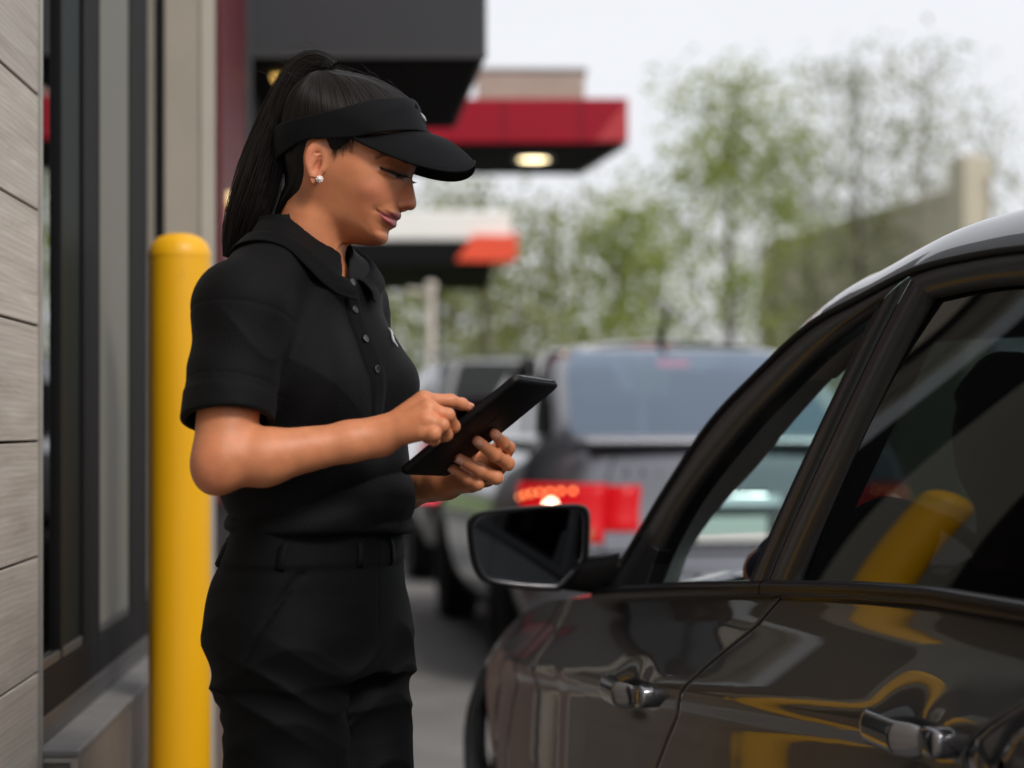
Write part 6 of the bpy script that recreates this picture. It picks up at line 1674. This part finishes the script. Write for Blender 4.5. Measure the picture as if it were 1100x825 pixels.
# -- visor: a band round the head and a curved peak
R_vo = Ras([(462, 146), (455, 126), (448, 110.5), (428, 95), (402, 81), (372, 74), (342, 78), (317, 92), (301, 116), (295.5, 140), (295.5, 165), (300, 190), (310, 220), (360, 240), (420, 215), (452, 180), (463, 160)])
R_band = Ras([(470, 150), (462, 130), (455, 108), (446, 109), (430, 112.5), (407, 117.5), (380, 126), (350, 133), (320, 137), (290, 140), (288, 172), (300, 173), (316, 167.5), (330, 161), (345, 157.5), (365, 157.8), (392, 157), (420, 152), (446, 147.5), (461, 145)], smooth=False)
def visW(x, y):
    d = R_vo(x, y); v = (x - 430) * -0.4 + (y - 190) * 0.916
    Wm = S_VW(v); t = 1 - np.clip(d / 62, 0, 1)
    return Wm * np.power(np.clip(1 - t ** 2.15, 0, 1), 1 / 2.15), d
def band_sdf(p):
    x, z, y = head_local(p); W, d = visW(x, y); Wi, di = visW(x - 0, y)
    f = np.where(d > 0, (np.abs(z) - W) * np.interp(d, [0, 4, 20], [.3, .5, .92]), np.hypot(z, d))
    inner = f + 4.0
    f = smax(f, -inner, .5); f = smax(f, -R_band(x, y), 1.2)
    return f / PXM
Vv, Qv = surfnet(band_sdf, [HC[0] - .125, ZW - .12, zpy(180)], [HC[0] + .135, ZW + .12, zpy(98)], .0013, lip=2.2)
visor = mk('visor', Vv, Qv, m_visor, person)
top, bot = [], []
NP = 41
for i, ph in enumerate(np.linspace(-math.pi / 2, math.pi / 2, NP)):
    c, s = math.cos(ph), math.sin(ph); row = []
    for t in np.linspace(0, 1, 13):
        ax_, ay_ = 391 + 69 * c ** .82, 157.5 - 12.5 * c; ox, oy = 391 + 119 * c, 157.5 + 17.5 * c + 19.0 * abs(math.sin(2 * ph)) ** .85
        zz_ = 62 * s; hx = ax_ + (ox - ax_) * t; hy = ay_ + (oy - ay_) * t - 6.0 * math.sin(math.pi * t) * c
        row.append(head_world(hx, zz_ * (1 + .06 * t), hy))
    top.append(row)
MB().grid(top).build('peak', m_visor, visor, solid=.0034, offset=0, subsurf=1)
seam = MB()
for off in (0.10, .95):
    pth = [np.array(top[i][1 if off < .5 else 12]) + [0, 0, .0016 if off < .5 else 0] for i in range(NP)]
    seam.tube(pth, .0011 if off < .5 else .0022, 6)
seam.build('peak_edge', m_visor, visor)
lg = MB()
pts = [(459.2, 124.2), (460.6, 127.5), (461.4, 131.0), (460.8, 132.2)]
Wl = lambda a, b: float(visW(np.array([a]), np.array([b]))[0][0])
def vis_front(y, z):
    xs = np.linspace(420, 470, 400); W, d = visW(xs, np.full(400, float(y))); k = np.where((d > 0) & (W >= abs(z)))[0]; return xs[k[-1]]
lg.tube([head_world(vis_front(yy, zl) + .8, zl, yy) for yy, zl in ((124.5, -12), (126, -10.5), (128, -9), (130, -6.5), (131, -3), (130.5, 1), (129, 4))], [.0008, .0016, .0024, .0024, .002, .0016, .0006], 6)
0 and lg.tube([head_world(452.6 + .25 * k, -(13.5 - k * 2.6), 126 + k * 1.5 + (k % 2) * .6) + np.array([.0012, -.0006, 0]) for k in range(6)], [.0012, .0022, .0026, .0022, .0016, .0008], 6)
logo_cap = lg.build('visor_logo', m_logo, visor)
# eyelashes, far lashes, earrings
el = MB()
for sgn in (-1, 1):
    for k in range(26):
        t = k / 25; px_, py_ = crom(LASH, 26)[k]
        Wz = float(head_W(np.array([px_]), np.array([py_]))[0][0]); a = head_world(px_, sgn * (Wz - .6), py_)
        dv = np.array([2.0 + 2.4 * t, 0, 3.2 - .8 * t]); b = head_world(px_ + dv[0] * .5, sgn * (Wz + 2.2), py_ + dv[2] * .8); c = head_world(px_ + dv[0] * 1.4, sgn * (Wz + 4.0), py_ + dv[2] * 1.05)
        el.tube([a, b, c], [.0006, .0005, .00015], 4, caps=False)
el.build('eyelashes', m_lash, person)
for sgn in (-1, 1):
    er = MB(); c = head_world(354.0, sgn * 60.5, 199.5)
    er.lathe([(0, -.0030)] + [(.0030 * math.cos(a), .0030 * math.sin(a)) for a in np.linspace(-1.2, 1.2, 8)] + [(0, .0030)], c, (0, 1, 0), 16)
    for q in range(8):
        w = q * math.pi / 4; cc = c + np.array([math.cos(w) * .0036, sgn * -.001, math.sin(w) * .0036])
        er.lathe([(0, -.0017), (.0012, -.0012), (.0017, 0), (.0012, .0012), (0, .0017)], cc, (0, 1, 0), 8)
    er.build('earring', m_pearl, person)

# -- the tablet in its case
m_case = mat('black_rubber_case', (.0042, .0044, .005), rough=.5, spec=.3, var=.2, vscale=40, bump=.2, bscale=600)
m_glassb = mat('tablet_glass', (.01, .014, .013), rough=.06, spec=.6, coat=.6)
m_edge = mat('tablet_edge', (.06, .063, .068), rough=.3, metal=.6)
tab = thing('tablet', TAB_C, 'black tablet in a dark case, held in both hands of the woman', 'tablet')
def rrect(l, w, r, n=8):
    o = []
    for cx, cy, a0 in ((l / 2 - r, w / 2 - r, 0), (-l / 2 + r, w / 2 - r, 90), (-l / 2 + r, -w / 2 + r, 180), (l / 2 - r, -w / 2 + r, 270)):
        for k in range(n + 1):
            a = rad(a0 + 90 * k / n); o.append((cx + r * math.cos(a), cy + r * math.sin(a)))
    return o
rows = []
for inset, z in ((.004, -TTH / 2), (.0012, -TTH / 2 + .0012), (0, -TTH / 2 + .0035), (0, TTH / 2 - .002), (.0008, TTH / 2), (.0040, TTH / 2), (.0045, TTH / 2 - .0012)):
    rows.append([TP(x, y, z) for x, y in rrect(TLN - 2 * inset, TSN - 2 * inset, .010)])
b = MB().grid(rows, cv=True); n = len(rows[0]); b.F.append(tuple(range(n))[::-1])
b.build('case', m_case, tab, fixn=True)
s = MB(); rr_ = rrect(TLN - .0088, TSN - .0088, .008); s.add([TP(x, y, TTH / 2 - .0008) for x, y in rr_], [tuple(range(len(rr_)))]); s.build('screen', m_glassb, tab, smooth=False)
k = MB(); pp = [TP(x, y, -TTH / 2 - .0009) for x, y in rrect(.075, .009, .004)]; k.prism(pp, tn * .002); 
k.prism([TP(x - .0, y + .035, -TTH / 2 - .0009) for x, y in rrect(.012, .012, .0055)], tn * .002); k.build('hand_strap_slot', m_case, tab, smooth=False, bevel=.0006)
c = MB(); c.tube([TP(-TLN / 2 - .0002, y, .001) for y in np.linspace(-TSN / 2 + .014, TSN / 2 - .014, 8)], .0016, 6)
c.build('edge_trim', m_edge, tab); c = MB()
c.tube([TP(TLN / 2 - .0001, y, .0012) for y in np.linspace(-TSN / 2 + .012, TSN / 2 - .012, 8)], .0016, 6)
c.build('edge_trim', m_edge, tab)
